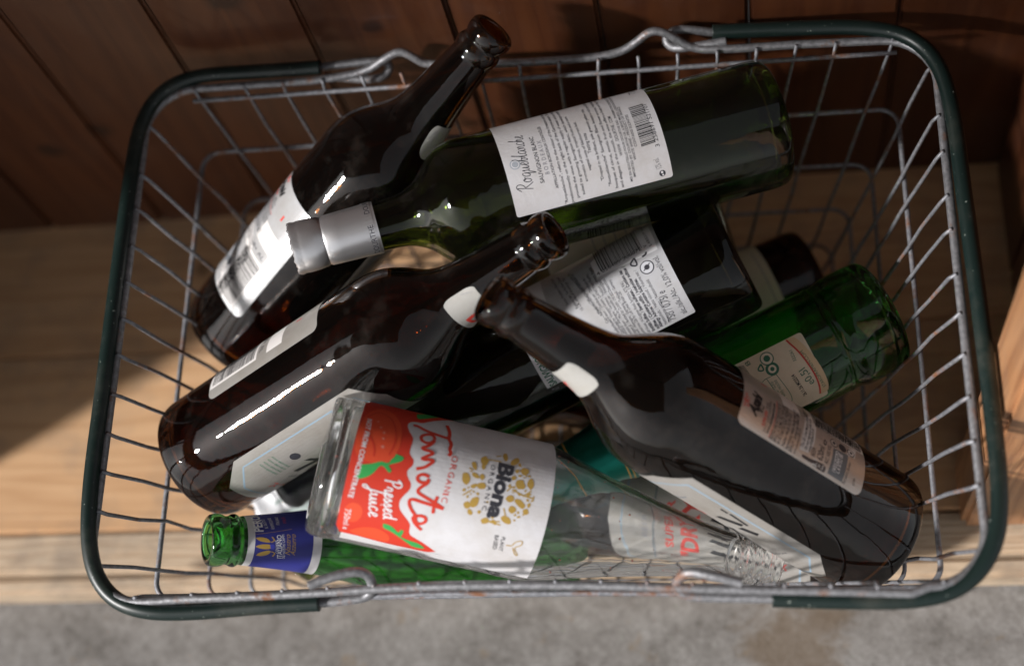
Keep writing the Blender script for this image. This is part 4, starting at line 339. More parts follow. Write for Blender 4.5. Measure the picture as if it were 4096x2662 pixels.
INK = {'ink': (0.035, 0.035, 0.045), 'black': (0.012, 0.012, 0.014), 'grey': (0.25, 0.25, 0.28), 'lgrey': (0.42, 0.45, 0.5),
       'white': (0.82, 0.82, 0.84), 'paper_': (0.78, 0.77, 0.79), 'red': (0.66, 0.045, 0.022), 'red2': (0.78, 0.085, 0.03),
       'pink': (0.8, 0.25, 0.18), 'redtext': (0.62, 0.05, 0.035), 'leaf': (0.045, 0.38, 0.09), 'dgreen': (0.03, 0.17, 0.10),
       'cream': (0.80, 0.76, 0.62), 'cream2': (0.72, 0.58, 0.36), 'silver': (0.55, 0.56, 0.6), 'tan': (0.5, 0.44, 0.4),
       'pale': (0.72, 0.69, 0.67), 'dark': (0.06, 0.045, 0.045), 'slate': (0.16, 0.18, 0.20), 'lblue': (0.27, 0.37, 0.46),
       'blue': (0.03, 0.035, 0.25), 'blue2': (0.05, 0.06, 0.45)}
_ink = {}
def ink(c):
    if c not in _ink:
        if c == 'gold':
            _ink[c] = simple('gold_ink', (0.52, 0.33, 0.075), 0.4, metal=0.15)
        else:
            _ink[c] = simple('ink_' + c.strip('_'), INK[c], 0.5)
    return _ink[c]

# ---------------------------------------------------------------- profiles (millimetres: along the axis, radius)
def chaikin(p, n=3):
    for _ in range(n):
        q = [p[0]]
        for a, b in zip(p, p[1:]):
            q.append((a[0] * .75 + b[0] * .25, a[1] * .75 + b[1] * .25))
            q.append((a[0] * .25 + b[0] * .75, a[1] * .25 + b[1] * .75))
        q.append(p[-1])
        p = q
    return p

PROF = {
 'asahi': dict(
   outer=[(9, 0), (7, 12), (2.5, 25), (0, 30), (0, 33), (1.5, 36.6), (6, 38), (14, 38), (80, 38), (150, 38), (160, 37.6), (170, 35), (179, 30), (186, 25),
          (194, 20), (205, 17.2), (225, 14.8), (244, 13.1), (248, 12.8), (249.3, 13.4), (253, 14), (255.5, 13.2), (257, 12.4), (258.5, 12.4), (260, 13.2), (263, 13.7), (266, 13.5), (267.8, 12.4), (268, 11)],
   inner=[(267, 9.9), (262, 9.0), (245, 9.2), (225, 10.8), (205, 13), (194, 16), (186, 21), (179, 26), (170, 31), (160, 34), (150, 35), (80, 35), (16, 35), (9, 33), (7, 26), (11, 14), (13, 0)]),
 'wine': dict(
   outer=[(22, 0), (19, 10), (7, 24), (0, 31), (0, 34), (2, 36.6), (8, 37.5), (20, 37.5), (100, 37.5), (196, 37.5), (207, 36.8), (216, 33.2), (224, 27), (231, 21), (239, 17), (249, 15.2),
          (275, 14.3), (300, 13.8), (301, 15), (303, 15.4), (307, 15), (308, 14), (310, 13.8), (310, 12)],
   inner=[(309, 10), (300, 9.3), (275, 10), (249, 11), (239, 13), (231, 17), (224, 23.5), (216, 29.5), (207, 33.3), (196, 34.3), (100, 34.5), (14, 34.5), (9, 31), (12, 25), (24, 11), (27, 0)]),
 'juice': dict(
   outer=[(6, 0), (5, 14), (1.5, 27), (0, 31), (0, 34), (1.5, 37.3), (6, 38.5), (13, 38.5), (14, 38.2), (60, 38.2), (106, 38.2), (107, 38.5), (118, 38.3), (135, 35), (155, 29), (180, 23), (205, 17.6), (222, 14.6), (234, 13.3),
          (236, 13.3), (237.5, 15.2), (239.5, 15.2), (241, 13.4), (243.5, 13.3), (245, 14.5), (246.3, 13.3), (249, 13.2), (250.3, 14.4), (251.8, 13.2), (254.5, 13.2), (256, 14.2), (257.5, 13.0), (260.5, 13.0), (262, 12.2), (262, 11.6)],
   inner=[(261, 10.8), (250, 10.4), (234, 10.7), (222, 12), (205, 15), (180, 20.2), (155, 26), (135, 32), (118, 35.4), (106, 35.8), (60, 35.8), (12, 35.8), (7, 33), (5.5, 28), (9, 14), (10, 0)]),
 'star': dict(
   outer=[(6, 0), (5, 12), (1.5, 24), (0, 27), (0, 30), (2, 33), (6, 34), (20, 34.2), (27, 34.2), (30, 33.2), (33, 32.6), (36, 32.6), (37.5, 33.1), (39, 32.6), (42, 32.8), (60, 33.2), (130, 33.2), (142, 32.5), (155, 29), (168, 23), (180, 18.8), (195, 16.5), (225, 14), (242, 13.2),
          (244, 13.2), (246, 14.6), (249, 14.2), (251, 13), (253, 13), (255, 14), (258, 14), (260, 13), (260, 11.5)],
   inner=[(259, 10), (250, 9.2), (225, 10.2), (195, 13), (180, 15.5), (168, 19.8), (155, 26), (142, 29.5), (130, 30.2), (30, 30.2), (12, 30.5), (7, 28), (6, 24), (10, 12), (11, 0)]),
 'peroni': dict(
   outer=[(5, 0), (4, 12), (1, 22), (0, 25), (0, 27.5), (1.5, 30), (5, 30.5), (60, 30.5), (105, 30.5), (118, 29.5), (132, 26.5), (148, 22.5), (165, 19), (185, 16.2), (205, 14.2), (211, 13.7),
          (212.5, 13.7), (214, 15), (216, 15), (218, 13.8), (220, 13.5), (222, 14.6), (226, 15), (229, 14.3), (230, 13), (230, 11.5)],
   inner=[(229, 10.3), (218, 9.6), (205, 10.6), (185, 12.8), (165, 15.8), (148, 19.4), (132, 23.5), (118, 26.6), (105, 27.6), (60, 27.8), (12, 27.8), (6, 25), (5, 21), (8, 12), (9, 0)]),
}
def shorter(p):
    return [(t if t < 190 else t - 13 - 13 * (t - 190) / 59 if t < 249 else t - 26, q if t < 249 else q - .8) for t, q in p]
PROF['wineR'] = dict(outer=shorter(PROF['wine']['outer']), inner=shorter(PROF['wine']['inner']))
for k in PROF:
    PROF[k]['o'] = chaikin(PROF[k]['outer'], 2)
    PROF[k]['i'] = chaikin(PROF[k]['inner'], 2)

def radius_at(kind, t):
    o = PROF[kind]['o']
    best = 0
    for a, b in zip(o, o[1:]):
        lo, hi = sorted((a[0], b[0]))
        if lo - 1e-6 <= t <= hi + 1e-6:
            f = 0 if hi - lo < 1e-6 else (t - a[0]) / (b[0] - a[0])
            best = max(best, a[1] + (b[1] - a[1]) * f)
    return best

def lathe(path, seg=72, close_ends=True):
    bm = bmesh.new()
    rings = []
    for t, r in path:
        if r < 1e-6:
            rings.append([bm.verts.new((0, 0, t / 1000))])
        else:
            rings.append([bm.verts.new((r / 1000 * math.cos(k * math.tau / seg), r / 1000 * math.sin(k * math.tau / seg), t / 1000)) for k in range(seg)])
    for A, B in zip(rings, rings[1:]):
        if len(A) == 1 and len(B) == 1: continue
        for k in range(seg):
            k2 = (k + 1) % seg
            if len(A) == 1: bm.faces.new((A[0], B[k2], B[k]))
            elif len(B) == 1: bm.faces.new((A[k], A[k2], B[0]))
            else: bm.faces.new((A[k], A[k2], B[k2], B[k]))
    bmesh.ops.recalc_face_normals(bm, faces=bm.faces)
    return bm

_glassmesh = {}
def glass_body(kind, m, parent):
    key = (kind, m.name)
    if key not in _glassmesh:
        bm = lathe(PROF[kind]['o'] + PROF[kind]['i'])
        o = link('glass_body', bm, m, parent)
        _glassmesh[key] = o.data
        return o
    o = bpy.data.objects.new('glass_body', _glassmesh[key])
    COL.objects.link(o)
    o.parent = parent
    return o

# ---------------------------------------------------------------- flat artwork -> label wrapped on the bottle
_txt = {}
def text_mesh(s, b=0.0, sh=0.0):
    key = (s, b, sh)
    if key not in _txt:
        cu = bpy.data.curves.new('text', 'FONT')
        cu.body = s
        cu.offset = b
        cu.shear = sh
        cu.resolution_u = 3
        ob = bpy.data.objects.new('text', cu)
        COL.objects.link(ob)
        dg = bpy.context.evaluated_depsgraph_get()
        dg.update()
        me = ob.evaluated_get(dg).to_mesh()
        vs = [tuple(v.co[:2]) for v in me.vertices]
        fs = [tuple(p.vertices) for p in me.polygons]
        bpy.data.objects.remove(ob)
        bpy.data.curves.remove(cu)
        _txt[key] = (vs, fs)
    return _txt[key]

GL = {  # joined handwriting, one or two strokes a letter, and the advance
 'a': ([[(.42, .42), (.25, .5), (.08, .35), (.08, .12), (.22, 0), (.38, .15), (.44, .45), (.42, .15), (.5, .02), (.6, .1)]], .6),
 'o': ([[(.3, .5), (.12, .42), (.06, .2), (.18, 0), (.36, .06), (.44, .28), (.34, .46), (.24, .4), (.4, .34), (.55, .4)]], .55),
 'r': ([[(0, .15), (.12, .5), (.18, .42), (.3, .42), (.26, .1), (.34, 0), (.42, .1)]], .42),
 'e': ([[(0, .15), (.2, .22), (.36, .38), (.26, .5), (.12, .38), (.1, .12), (.22, 0), (.42, .12)]], .42),
 's': ([[(0, .1), (.22, .5), (.24, .35), (.32, .14), (.2, 0), (.08, .06), (.4, .1)]], .4),
 'd': ([[(.42, .42), (.25, .5), (.08, .35), (.08, .12), (.22, 0), (.38, .15), (.54, 1.0), (.42, .2), (.48, .02), (.58, .1)]], .6),
 'P': ([[(.1, 0), (.22, .9)], [(0, .75), (.2, .95), (.5, .95), (.6, .75), (.45, .5), (.2, .45)]], .6),
 'J': ([[(.2, .85), (.65, .9)], [(.48, .88), (.4, .4), (.25, -.3), (.08, -.4), (.02, -.2), (.3, 0), (.55, .15)]], .55),
 'u': ([[(0, .3), (.08, .5), (.06, .12), (.16, 0), (.32, .15), (.38, .5), (.36, .1), (.44, 0), (.54, .12)]], .54),
 'i': ([[(0, .15), (.12, .5), (.1, .1), (.18, 0), (.28, .12)], [(.15, .66), (.18, .7)]], .28),
 'c': ([[(.36, .4), (.24, .5), (.08, .35), (.08, .1), (.2, 0), (.42, .14)]], .42),
 'R': ([[(.1, 0), (.22, .9)], [(-.1, .7), (.2, .98), (.5, .93), (.58, .72), (.42, .5), (.2, .46), (.45, .2), (.75, -.05)]], .7),
 'q': ([[(.42, .42), (.25, .5), (.08, .35), (.08, .12), (.22, 0), (.38, .15), (.44, .48), (.36, -.4), (.48, -.2), (.6, .1)]], .6),
 'b': ([[(0, .15), (.3, .95), (.2, .9), (.12, .1), (.24, 0), (.38, .15), (.34, .4), (.2, .38), (.48, .35)]], .48),
 'l': ([[(0, .15), (.3, .95), (.2, .9), (.12, .1), (.2, 0), (.34, .12)]], .32),
 'n': ([[(0, .4), (.08, .48), (.1, 0), (.14, .3), (.26, .5), (.34, .4), (.34, .08), (.42, 0), (.5, .1)]], .5),
 'h': ([[(0, .15), (.3, .95), (.2, .9), (.1, 0), (.15, .3), (.28, .48), (.35, .38), (.35, .08), (.43, 0), (.52, .1)]], .52),
}

def build_label(name, outline, items, paper, kind, parent, dx=0.0, dt=0.0, cone=False, lift=0.12, t_r=None):
    """outline / items in millimetres: (arc length round the bottle, height above its base)"""
    bm = bmesh.new()
    mats = [paper]
    def mi(c):
        m = ink(c)
        if m not in mats: mats.append(m)
        return mats.index(m)
    def poly(pts, z, k):
        vs = [bm.verts.new((x, y, z)) for x, y in pts]
        try:
            f = bm.faces.new(vs)
            f.material_index = k
        except ValueError:
            pass
    def stroke(pts, w, k, z):
        pts = chaikin(pts, 2) if len(pts) > 2 else pts
        L, Rr = [], []
        for i, p in enumerate(pts):
            a = pts[max(i - 1, 0)]
            b = pts[min(i + 1, len(pts) - 1)]
            dxx, dy = b[0] - a[0], b[1] - a[1]
            l = math.hypot(dxx, dy) or 1
            n = (-dy / l * w / 2, dxx / l * w / 2)
            L.append((p[0] + n[0], p[1] + n[1]))
            Rr.append((p[0] - n[0], p[1] - n[1]))
        for i in range(len(pts) - 1):
            zz = z + (0.0015 * (i % 5))
            poly([L[i], L[i + 1], Rr[i + 1], Rr[i]], zz, k)
    poly(outline, 0, 0)
    LZ = 0.045
    for it in items:
        k = it[0]
        if k == 'P':
            pts = it[1] if len(it[1]) < 5 else chaikin(list(it[1]) + [it[1][0]], 1)[:-1]
            poly([(x + dx, y + dt) for x, y in pts], it[3] * LZ, mi(it[2]))
        elif k == 'L':
            stroke([(x + dx, y + dt) for x, y in it[1]], it[2], mi(it[3]), it[4] * LZ)
        elif k == 'C':
            c, r = it[1], it[2]
            poly([(c[0] + dx + r * math.cos(a * math.tau / 20), c[1] + dt + r * math.sin(a * math.tau / 20)) for a in range(20)], it[4] * LZ, mi(it[3]))
        elif k in 'TW':
            s, p0, p1, c, op = it[1:]
            p0 = (p0[0] + dx, p0[1] + dt)
            p1 = (p1[0] + dx, p1[1] + dt)
            ux, uy = p1[0] - p0[0], p1[1] - p0[1]
            l = math.hypot(ux, uy) or 1
            ux, uy = ux / l, uy / l
            z = op.get('z', 1) * LZ
            kk = mi(c)
            if k == 'T':
                vs, fs = text_mesh(s, op.get('b', 0.0), op.get('s', 0.0))
                if not vs: continue
                x0 = min(v[0] for v in vs)
                x1 = max(v[0] for v in vs)
                sx = l / max(x1 - x0, 1e-3)
                sy = op['h'] / 0.73
                nv = [bm.verts.new((p0[0] + (x - x0) * sx * ux - y * sy * uy, p0[1] + (x - x0) * sx * uy + y * sy * ux, z)) for x, y in vs]
                for f in fs:
                    try:
                        bm.faces.new([nv[q] for q in f]).material_index = kk
                    except ValueError:
                        pass
            else:
                tot = sum(GL[ch][1] for ch in s)
                sx = l / tot
                sy = op['h'] * 1.0
                cx = 0
                for ch in s:
                    for st in GL[ch][0]:
                        pts = []
                        for x, y in st:
                            X = (x + cx + 0.12 * y) * sx
                            Y = y * sy
                            pts.append((p0[0] + X * ux - Y * uy, p0[1] + X * uy + Y * ux))
                        stroke(pts, op.get('w', .6), kk, z)
                    cx += GL[ch][1]
        elif k == 'BAR':
            a, b, c, sd = it[1:]
            rr = random.Random(sd)
            ex, ey = b[0] - a[0], b[1] - a[1]
            fx, fy = c[0] - a[0], c[1] - a[1]
            u = 0
            kk = mi('black')
            a = (a[0] + dx, a[1] + dt)
            while u < 1:
                w = rr.choice((.010, .010, .018, .026))
                w2 = min(u + w, 1)
                poly([(a[0] + ex * u, a[1] + ey * u), (a[0] + ex * w2, a[1] + ey * w2), (a[0] + ex * w2 + fx, a[1] + ey * w2 + fy), (a[0] + ex * u + fx, a[1] + ey * u + fy)], LZ * 2, kk)
                u = w2 + rr.choice((.010, .016, .022))
    # cut along the curve of the bottle so that big shapes follow it
    xs = [v.co.x for v in bm.verts]
    x = math.floor(min(xs) / 2.4) * 2.4
    while x < max(xs):
        bmesh.ops.bisect_plane(bm, geom=bm.verts[:] + bm.edges[:] + bm.faces[:], plane_co=(x, 0, 0), plane_no=(1, 0, 0))
        x += 2.4
    if cone:
        ys = [v.co.y for v in bm.verts]
        y = math.floor(min(ys) / 2) * 2
        while y < max(ys):
            bmesh.ops.bisect_plane(bm, geom=bm.verts[:] + bm.edges[:] + bm.faces[:], plane_co=(0, y, 0), plane_no=(0, 1, 0))
            y += 2
    Rb = t_r or max(p[1] for p in PROF[kind]['o'])
    for v in bm.verts:
        r = radius_at(kind, v.co.y) if cone else Rb
        ang = v.co.x / Rb
        r += lift + v.co.z
        v.co = (r / 1000 * math.cos(ang), r / 1000 * math.sin(ang), v.co.y / 1000)
    for f in bm.faces:
        f.normal_update()
        c = f.calc_center_median()
        if f.normal.x * c.x + f.normal.y * c.y < 0: f.normal_flip()
    return link(name, bm, mats, parent, smooth=False)

def rrect(x0, x1, y0, y1, r=3.0, n=5):
    P = []
    for cx, cy, a0 in ((x1 - r, y1 - r, 0), (x0 + r, y1 - r, 90), (x0 + r, y0 + r, 180), (x1 - r, y0 + r, 270)):
        for k in range(n + 1):
            a = math.radians(a0 + 90 * k / n)
            P.append((cx + r * math.cos(a), cy + r * math.sin(a)))
    return P

def sleeve(name, kind, t0, t1, m, parent, lift=0.35, extra=None, top=False):
    """thin skin of foil or paper all round the neck"""
    n = 16
    P = [(t0 + (t1 - t0) * k / n, radius_at(kind, t0 + (t1 - t0) * k / n) + lift) for k in range(n + 1)]
    if extra: P = extra
    if top: P = P + [(P[-1][0] + .8, P[-1][1] - 1.2), (P[-1][0] + 1.0, 0)]
    else: P = P + [(P[-1][0], P[-1][1] - lift + .02)]
    P = [(P[0][0], P[0][1] - lift + .02)] + P
    return link(name, lathe(P, 64), m, parent, angle=35)

BOT = {}
PLACE.append({'name': 'green11', 'kind': 'peroni', 'p': [-0.032, 0.08, -0.167], 'w': [-0.5948, -0.8004, 0.0744], 'e': [0.3451, -0.1708, 0.9229]})
for d in PLACE:
    BOT[d['name']] = d
def bottle(key, name, label, group=None, cat='bottle'):
    d = BOT[key]
    w = Vector(d['w']).normalized()
    e = Vector(d['e'])
    e = (e - w * e.dot(w)).normalized()
    y = w.cross(e)
    o = bpy.data.objects.new(name, None)
    COL.objects.link(o)
    o.empty_display_size = 0.03
    p = d['p']
    o.matrix_world = Matrix(((e.x, y.x, w.x, p[0]), (e.y, y.y, w.y, p[1]), (e.z, y.z, w.z, p[2]), (0, 0, 0, 1)))
    tag(o, label, cat, group)
    return o

# ---------------------------------------------------------------- the setting
M['wall_wood'] = wood('wall_wood', (0.092, 0.028, 0.009), (0.062, 0.017, 0.006), 'Z', 0.42, 0.7, coat=0.1, dirt=0.06, bump=0.1, knots_at=(((-0.30, 0.186, -0.07), 0.007), ((-0.345, 0.186, -0.09), 0.008), ((-0.17, 0.186, 0.06), 0.009), ((-0.09, 0.186, 0.02), 0.006)))
M['floor_wood'] = wood('floor_wood', (0.60, 0.37, 0.20), (0.49, 0.28, 0.14), 'X', 0.55, 0.9, dirt=0.5, bump=0.15, knots_at=(((-0.331, 0.098, -0.2), 0.006), ((-0.27, 0.135, -0.2), 0.005)))
M['sill_wood'] = wood('sill_wood', (0.52, 0.40, 0.28), (0.40, 0.28, 0.18), 'X', 0.6, 1.4, dirt=0.75)
M['post_wood'] = wood('post_wood', (0.44, 0.22, 0.10), (0.26, 0.11, 0.045), 'Z', 0.5, 1.2)
M['shade_roof_wood'] = wood('shade_roof_wood', (0.16, 0.09, 0.05), (0.08, 0.045, 0.025), 'X', 0.6, 1.0, knots=False)

def add_box(bm, x0, x1, y0, y1, z0, z1, bev=0.0):
    g = bmesh.ops.create_cube(bm, size=1)
    for v in g['verts']:
        v.co = ((x0 + x1) / 2 + v.co.x * (x1 - x0), (y0 + y1) / 2 + v.co.y * (y1 - y0), (z0 + z1) / 2 + v.co.z * (z1 - z0))
    if bev:
        es = list({e for v in g['verts'] for e in v.link_edges})
        bmesh.ops.bevel(bm, geom=es, offset=bev, segments=2, affect='EDGES')

FZ = -0.2005
bm = bmesh.new()
add_box(bm, -0.80, 0.60, -0.0615, 0.0700, FZ - 0.02, FZ, 0.0012)
add_box(bm, -0.80, 0.60, 0.0705, 0.186, FZ - 0.02, FZ, 0.0012)
tag(link('floor', bm, M['floor_wood'], smooth=False), 'pale pine boards on which the wire basket stands', kind='structure')
bm = bmesh.new()
add_box(bm, -0.80, 0.60, -0.0905, -0.0625, FZ - 0.034, FZ - 0.0015, 0.002)
add_box(bm, -0.80, 0.60, -0.1040, -0.0915, FZ - 0.034, FZ - 0.006, 0.003)
tag(link('door_sill', bm, M['sill_wood'], smooth=False), 'worn wooden sill between the pine boards and the concrete', 'sill')

bm = bmesh.new()
x = -0.5
xw = [-0.74]
for v in range(12): xw.append(xw[-1] + 0.0872)
xw.append(0.332)
for a, b in zip(xw, xw[1:]):
    add_box(bm, a + 0.0004, b - 0.0004, 0.1862, 0.203, FZ - 0.02, 1.42, 0.0022)
back = link('plank_wall', bm, M['wall_wood'], smooth=False)
back.rotation_euler = (0, 0, 0.016)
back.location = (0.003, -0.004, 0)
tag(back, 'reddish brown wall of upright boards behind the wire basket', 'wall')
bm = bmesh.new()
ys = [-0.065, 0.02, 0.10, 0.184]
for a, b in zip(ys, ys[1:]):
    add_box(bm, 0.2995, 0.3155, a + 0.0004, b - 0.0004, FZ - 0.002, 0.20, 0.0022)
side = link('side_wall', bm, M['wall_wood'], smooth=False)
tag(side, 'narrow boarded side wall to the right of the basket', 'wall')
bm = bmesh.new()
for a, b in zip(ys, ys[1:]):
    add_box(bm, -0.516, -0.50, a + 0.0004, b - 0.0004, FZ - 0.002, 1.42, 0.0022)
tag(link('side_wall', bm, M['wall_wood'], smooth=False), 'boarded side wall to the left of the basket', 'wall')
bm = bmesh.new()
add_box(bm, 0.2505, 0.34, -0.0740, -0.0300, FZ + 0.0015, 0.22, 0.0035)
tag(link('door_post', bm, M['post_wood'], smooth=False), 'orange brown wooden post standing right of the basket', 'post')
bm = bmesh.new()
add_box(bm, -1.9, 0.332, -1.055, 0.25, 1.425, 1.46)  # unseen slab, added so its front edge keeps sun off the back wall
tag(link('shade_roof', bm, M['shade_roof_wood'], smooth=False), 'dark boarded slab added out of view to shade the wall and back of the basket', 'roof')

# crumpled scrap of label
def scrap(cx, cy, cz, w, h, rz):
    bm = bmesh.new()
    nx, ny = 14, 18
    rr = random.Random(4)
    g = [[None] * (ny + 1) for _ in range(nx + 1)]
    for i in range(nx + 1):
        for j in range(ny + 1):
            x, y = (i / nx - .5) * w, (j / ny - .5) * h
            z = 0.006 * math.sin(x * 90 + 1) * math.cos(y * 55) + 0.003 * math.sin(x * 210 + y * 160) + rr.uniform(-.0004, .0004)
            g[i][j] = bm.verts.new((x + .001 * math.sin(y * 300), y, z))
    for i in range(nx):
        for j in range(ny):
            f = bm.faces.new((g[i][j], g[i + 1][j], g[i + 1][j + 1], g[i][j + 1]))
            f.material_index = 1 if (j in (5, 6, 9, 12, 13) and 3 < i < 11) else 0
    o = link('paper_scrap', bm, [simple('scrap_paper', (0.78, 0.78, 0.80), 0.6), simple('scrap_print', (0.40, 0.46, 0.44), 0.6)])
    o.location = (cx, cy, cz)
    o.rotation_euler = (0.35, 0.15, rz)
    sm_ = o.modifiers.new('thickness', 'SOLIDIFY')
    sm_.thickness = 0.0002
    tag(o, 'crumpled white scrap of label beside the base of the tomato juice bottle', 'paper')
scrap(-0.166, -0.066, -0.125, 0.045, 0.052, 0.5)

# concrete
m, nt, b = mat('concrete')
tc = N(nt, 'ShaderNodeTexCoord')
n1 = N(nt, 'ShaderNodeTexNoise', i_Scale=20.0, i_Detail=9.0, i_Roughness=0.68, i_Distortion=0.4)
n2 = N(nt, 'ShaderNodeTexNoise', i_Scale=190.0, i_Detail=5.0, i_Roughness=0.75)
n3 = N(nt, 'ShaderNodeTexNoise', i_Scale=38.0, i_Detail=6.0, i_Roughness=0.7)
for n in (n1, n2, n3): nt.links.new(tc.outputs['Object'], n.inputs['Vector'])
vg = N(nt, 'ShaderNodeTexVoronoi', i_Scale=170.0)
nt.links.new(tc.outputs['Object'], vg.inputs['Vector'])
r1 = ramp(nt, [(0.30, (0.11, 0.10, 0.09)), (0.5, (0.19, 0.178, 0.166)), (0.72, (0.28, 0.268, 0.255))])
mx = N(nt, 'ShaderNodeMath', operation='MULTIPLY_ADD')
mx.inputs[1].default_value = 0.7
nt.links.new(n2.outputs[0], mx.inputs[0])
sb = N(nt, 'ShaderNodeMath', operation='SUBTRACT')
nt.links.new(n1.outputs[0], sb.inputs[0])
sb.inputs[1].default_value = 0.34
nt.links.new(sb.outputs[0], mx.inputs[2])
nt.links.new(mx.outputs[0], r1.inputs[0])
dist = N(nt, 'ShaderNodeVectorMath', operation='DISTANCE')
dist.inputs[1].default_value = (0.146, -0.142, -0.234)
nt.links.new(tc.outputs['Object'], dist.inputs[0])
sm = N(nt, 'ShaderNodeMapRange')
sm.inputs[1].default_value = 0.07
sm.inputs[2].default_value = 0.0
nt.links.new(dist.outputs['Value'], sm.inputs[0])
ml = N(nt, 'ShaderNodeMath', operation='MULTIPLY')
nt.links.new(sm.outputs[0], ml.inputs[0])
sr = ramp(nt, [(0.42, (0, 0, 0)), (0.6, (1, 1, 1))])
nt.links.new(n1.outputs[0], sr.inputs[0])
ml.inputs[1].default_value = 1.0
ml.use_clamp = True
st = N(nt, 'ShaderNodeMath', operation='MULTIPLY_ADD')
st.inputs[1].default_value = -1.5
st.inputs[2].default_value = 0.75
nt.links.new(n1.outputs[0], st.inputs[0])
su = N(nt, 'ShaderNodeMath', operation='ADD')
nt.links.new(st.outputs[0], su.inputs[0])
nt.links.new(sm.outputs[0], su.inputs[1])
st2 = ramp(nt, [(0.42, (0, 0, 0)), (0.70, (0.6, 0.6, 0.6))])
nt.links.new(su.outputs[0], st2.inputs[0])
nt.links.new(st2.outputs[0], ml.inputs[0])
mm_ = N(nt, 'ShaderNodeMix', data_type='RGBA')
mm_.inputs['B'].default_value = (0.13, 0.085, 0.045, 1)
nt.links.new(ml.outputs[0], mm_.inputs['Factor'])
nt.links.new(r1.outputs[0], mm_.inputs['A'])
sp = ramp(nt, [(0.61, (0, 0, 0)), (0.70, (0.7, 0.7, 0.7))])
nt.links.new(n3.outputs[0], sp.inputs[0])
m2 = N(nt, 'ShaderNodeMix', data_type='RGBA')
m2.inputs['B'].default_value = (0.20, 0.14, 0.08, 1)
nt.links.new(sp.outputs[0], m2.inputs['Factor'])
nt.links.new(mm_.outputs['Result'], m2.inputs['A'])
gs = ramp(nt, [(0.05, (0.5, 0.5, 0.5)), (0.16, (0, 0, 0))])
nt.links.new(vg.outputs['Distance'], gs.inputs[0])
gc = ramp(nt, [(0.0, (0.06, 0.055, 0.05)), (0.35, (0.18, 0.15, 0.12)), (0.7, (0.22, 0.20, 0.19)), (1.0, (0.45, 0.43, 0.40))])
nt.links.new(vg.outputs['Color'], gc.inputs[0])
m3 = N(nt, 'ShaderNodeMix', data_type='RGBA')
nt.links.new(gs.outputs[0], m3.inputs['Factor'])
nt.links.new(m2.outputs['Result'], m3.inputs['A'])
nt.links.new(gc.outputs[0], m3.inputs['B'])
nt.links.new(m3.outputs['Result'], b.inputs['Base Color'])
b.inputs['Roughness'].default_value = 0.85
bp = N(nt, 'ShaderNodeBump', i_Strength=0.6, i_Distance=0.002)
nt.links.new(mx.outputs[0], bp.inputs['Height'])
nt.links.new(bp.outputs[0], b.inputs['Normal'])
bm = bmesh.new()
add_box(bm, -12, 12, -12, 1.0, -0.30, -0.2345)
tag(link('ground', bm, m, smooth=False), 'stained grey concrete in front of the wooden sill', kind='structure')

# ---------------------------------------------------------------- wire basket
M['rim_metal'] = metal_wire('rim_metal', (0.33, 0.33, 0.345), 0.1, 0.52, 40)
M['wire_metal'] = metal_wire('wire_metal', (0.33, 0.335, 0.36), 0.5, 0.6, 55)
m, nt, b = mat('green_sleeve')
tc = N(nt, 'ShaderNodeTexCoord')
n1 = N(nt, 'ShaderNodeTexNoise', i_Scale=420.0, i_Detail=2.0)
nt.links.new(tc.outputs['Object'], n1.inputs['Vector'])
r1 = ramp(nt, [(0.70, (0.006, 0.015, 0.013)), (0.76, (0.25, 0.28, 0.25))])
nt.links.new(n1.outputs[0], r1.inputs[0])
n2 = N(nt, 'ShaderNodeTexNoise', i_Scale=18.0, i_Detail=7.0, i_Roughness=0.7)
nt.links.new(tc.outputs['Object'], n2.inputs['Vector'])
r2 = ramp(nt, [(0.5, (0, 0, 0)), (0.75, (0.5, 0.5, 0.5))])
nt.links.new(n2.outputs[0], r2.inputs[0])
mx = N(nt, 'ShaderNodeMix', data_type='RGBA')
nt.links.new(r2.outputs[0], mx.inputs['Factor'])
nt.links.new(r1.outputs[0], mx.inputs['A'])
mx.inputs['B'].default_value = (0.09, 0.085, 0.07, 1)
nt.links.new(mx.outputs['Result'], b.inputs['Base Color'])
b.inputs['Roughness'].default_value = 0.38
M['sleeve'] = m

def tube(bm, pts, r, seg=10, closed=False, wob=0.0):
    pts = [Vector(p) for p in pts]
    n = len(pts)
    prev = None
    rings = []
    for i, p in enumerate(pts):
        a = pts[(i - 1) % n] if closed or i else pts[0]
        b = pts[(i + 1) % n] if closed or i < n - 1 else pts[-1]
        t = (b - a).normalized()
        if prev is None:
            u = t.orthogonal().normalized()
        else:
            u = (prev - t * prev.dot(t)).normalized()
        prev = u
        v = t.cross(u)
        rr = r * (1 + wob * random.uniform(-1, 1))
        rings.append([bm.verts.new(p + (u * math.cos(k * math.tau / seg) + v * math.sin(k * math.tau / seg)) * rr) for k in range(seg)])
    m_ = n if closed else n - 1
    for i in range(m_):
        A, B = rings[i], rings[(i + 1) % n]
        off = 0
        if closed and i == n - 1:
            off = min(range(seg), key=lambda o: (A[0].co - B[o].co).length)
        for k in range(seg):
            bm.faces.new((A[k], A[(k + 1) % seg], B[(k + 1 + off) % seg], B[(k + off) % seg]))
    if not closed:
        bm.faces.new(rings[0][::-1])
        bm.faces.new(rings[-1])

def smooth3(p, n=2):
    for _ in range(n):
        q = [p[0]]
        for a, b in zip(p, p[1:]):
            q.append([a[k] * .75 + b[k] * .25 for k in range(3)])
            q.append([a[k] * .25 + b[k] * .75 for k in range(3)])
        q.append(p[-1])
        p = q
    return p

def dense(p, step=0.012):
    out = [p[0]]
    for a, b in zip(p, p[1:]):
        n = max(1, int((Vector(b) - Vector(a)).length / step))
        for k in range(1, n + 1):
            out.append([a[c] + (b[c] - a[c]) * k / n for c in range(3)])
    return out

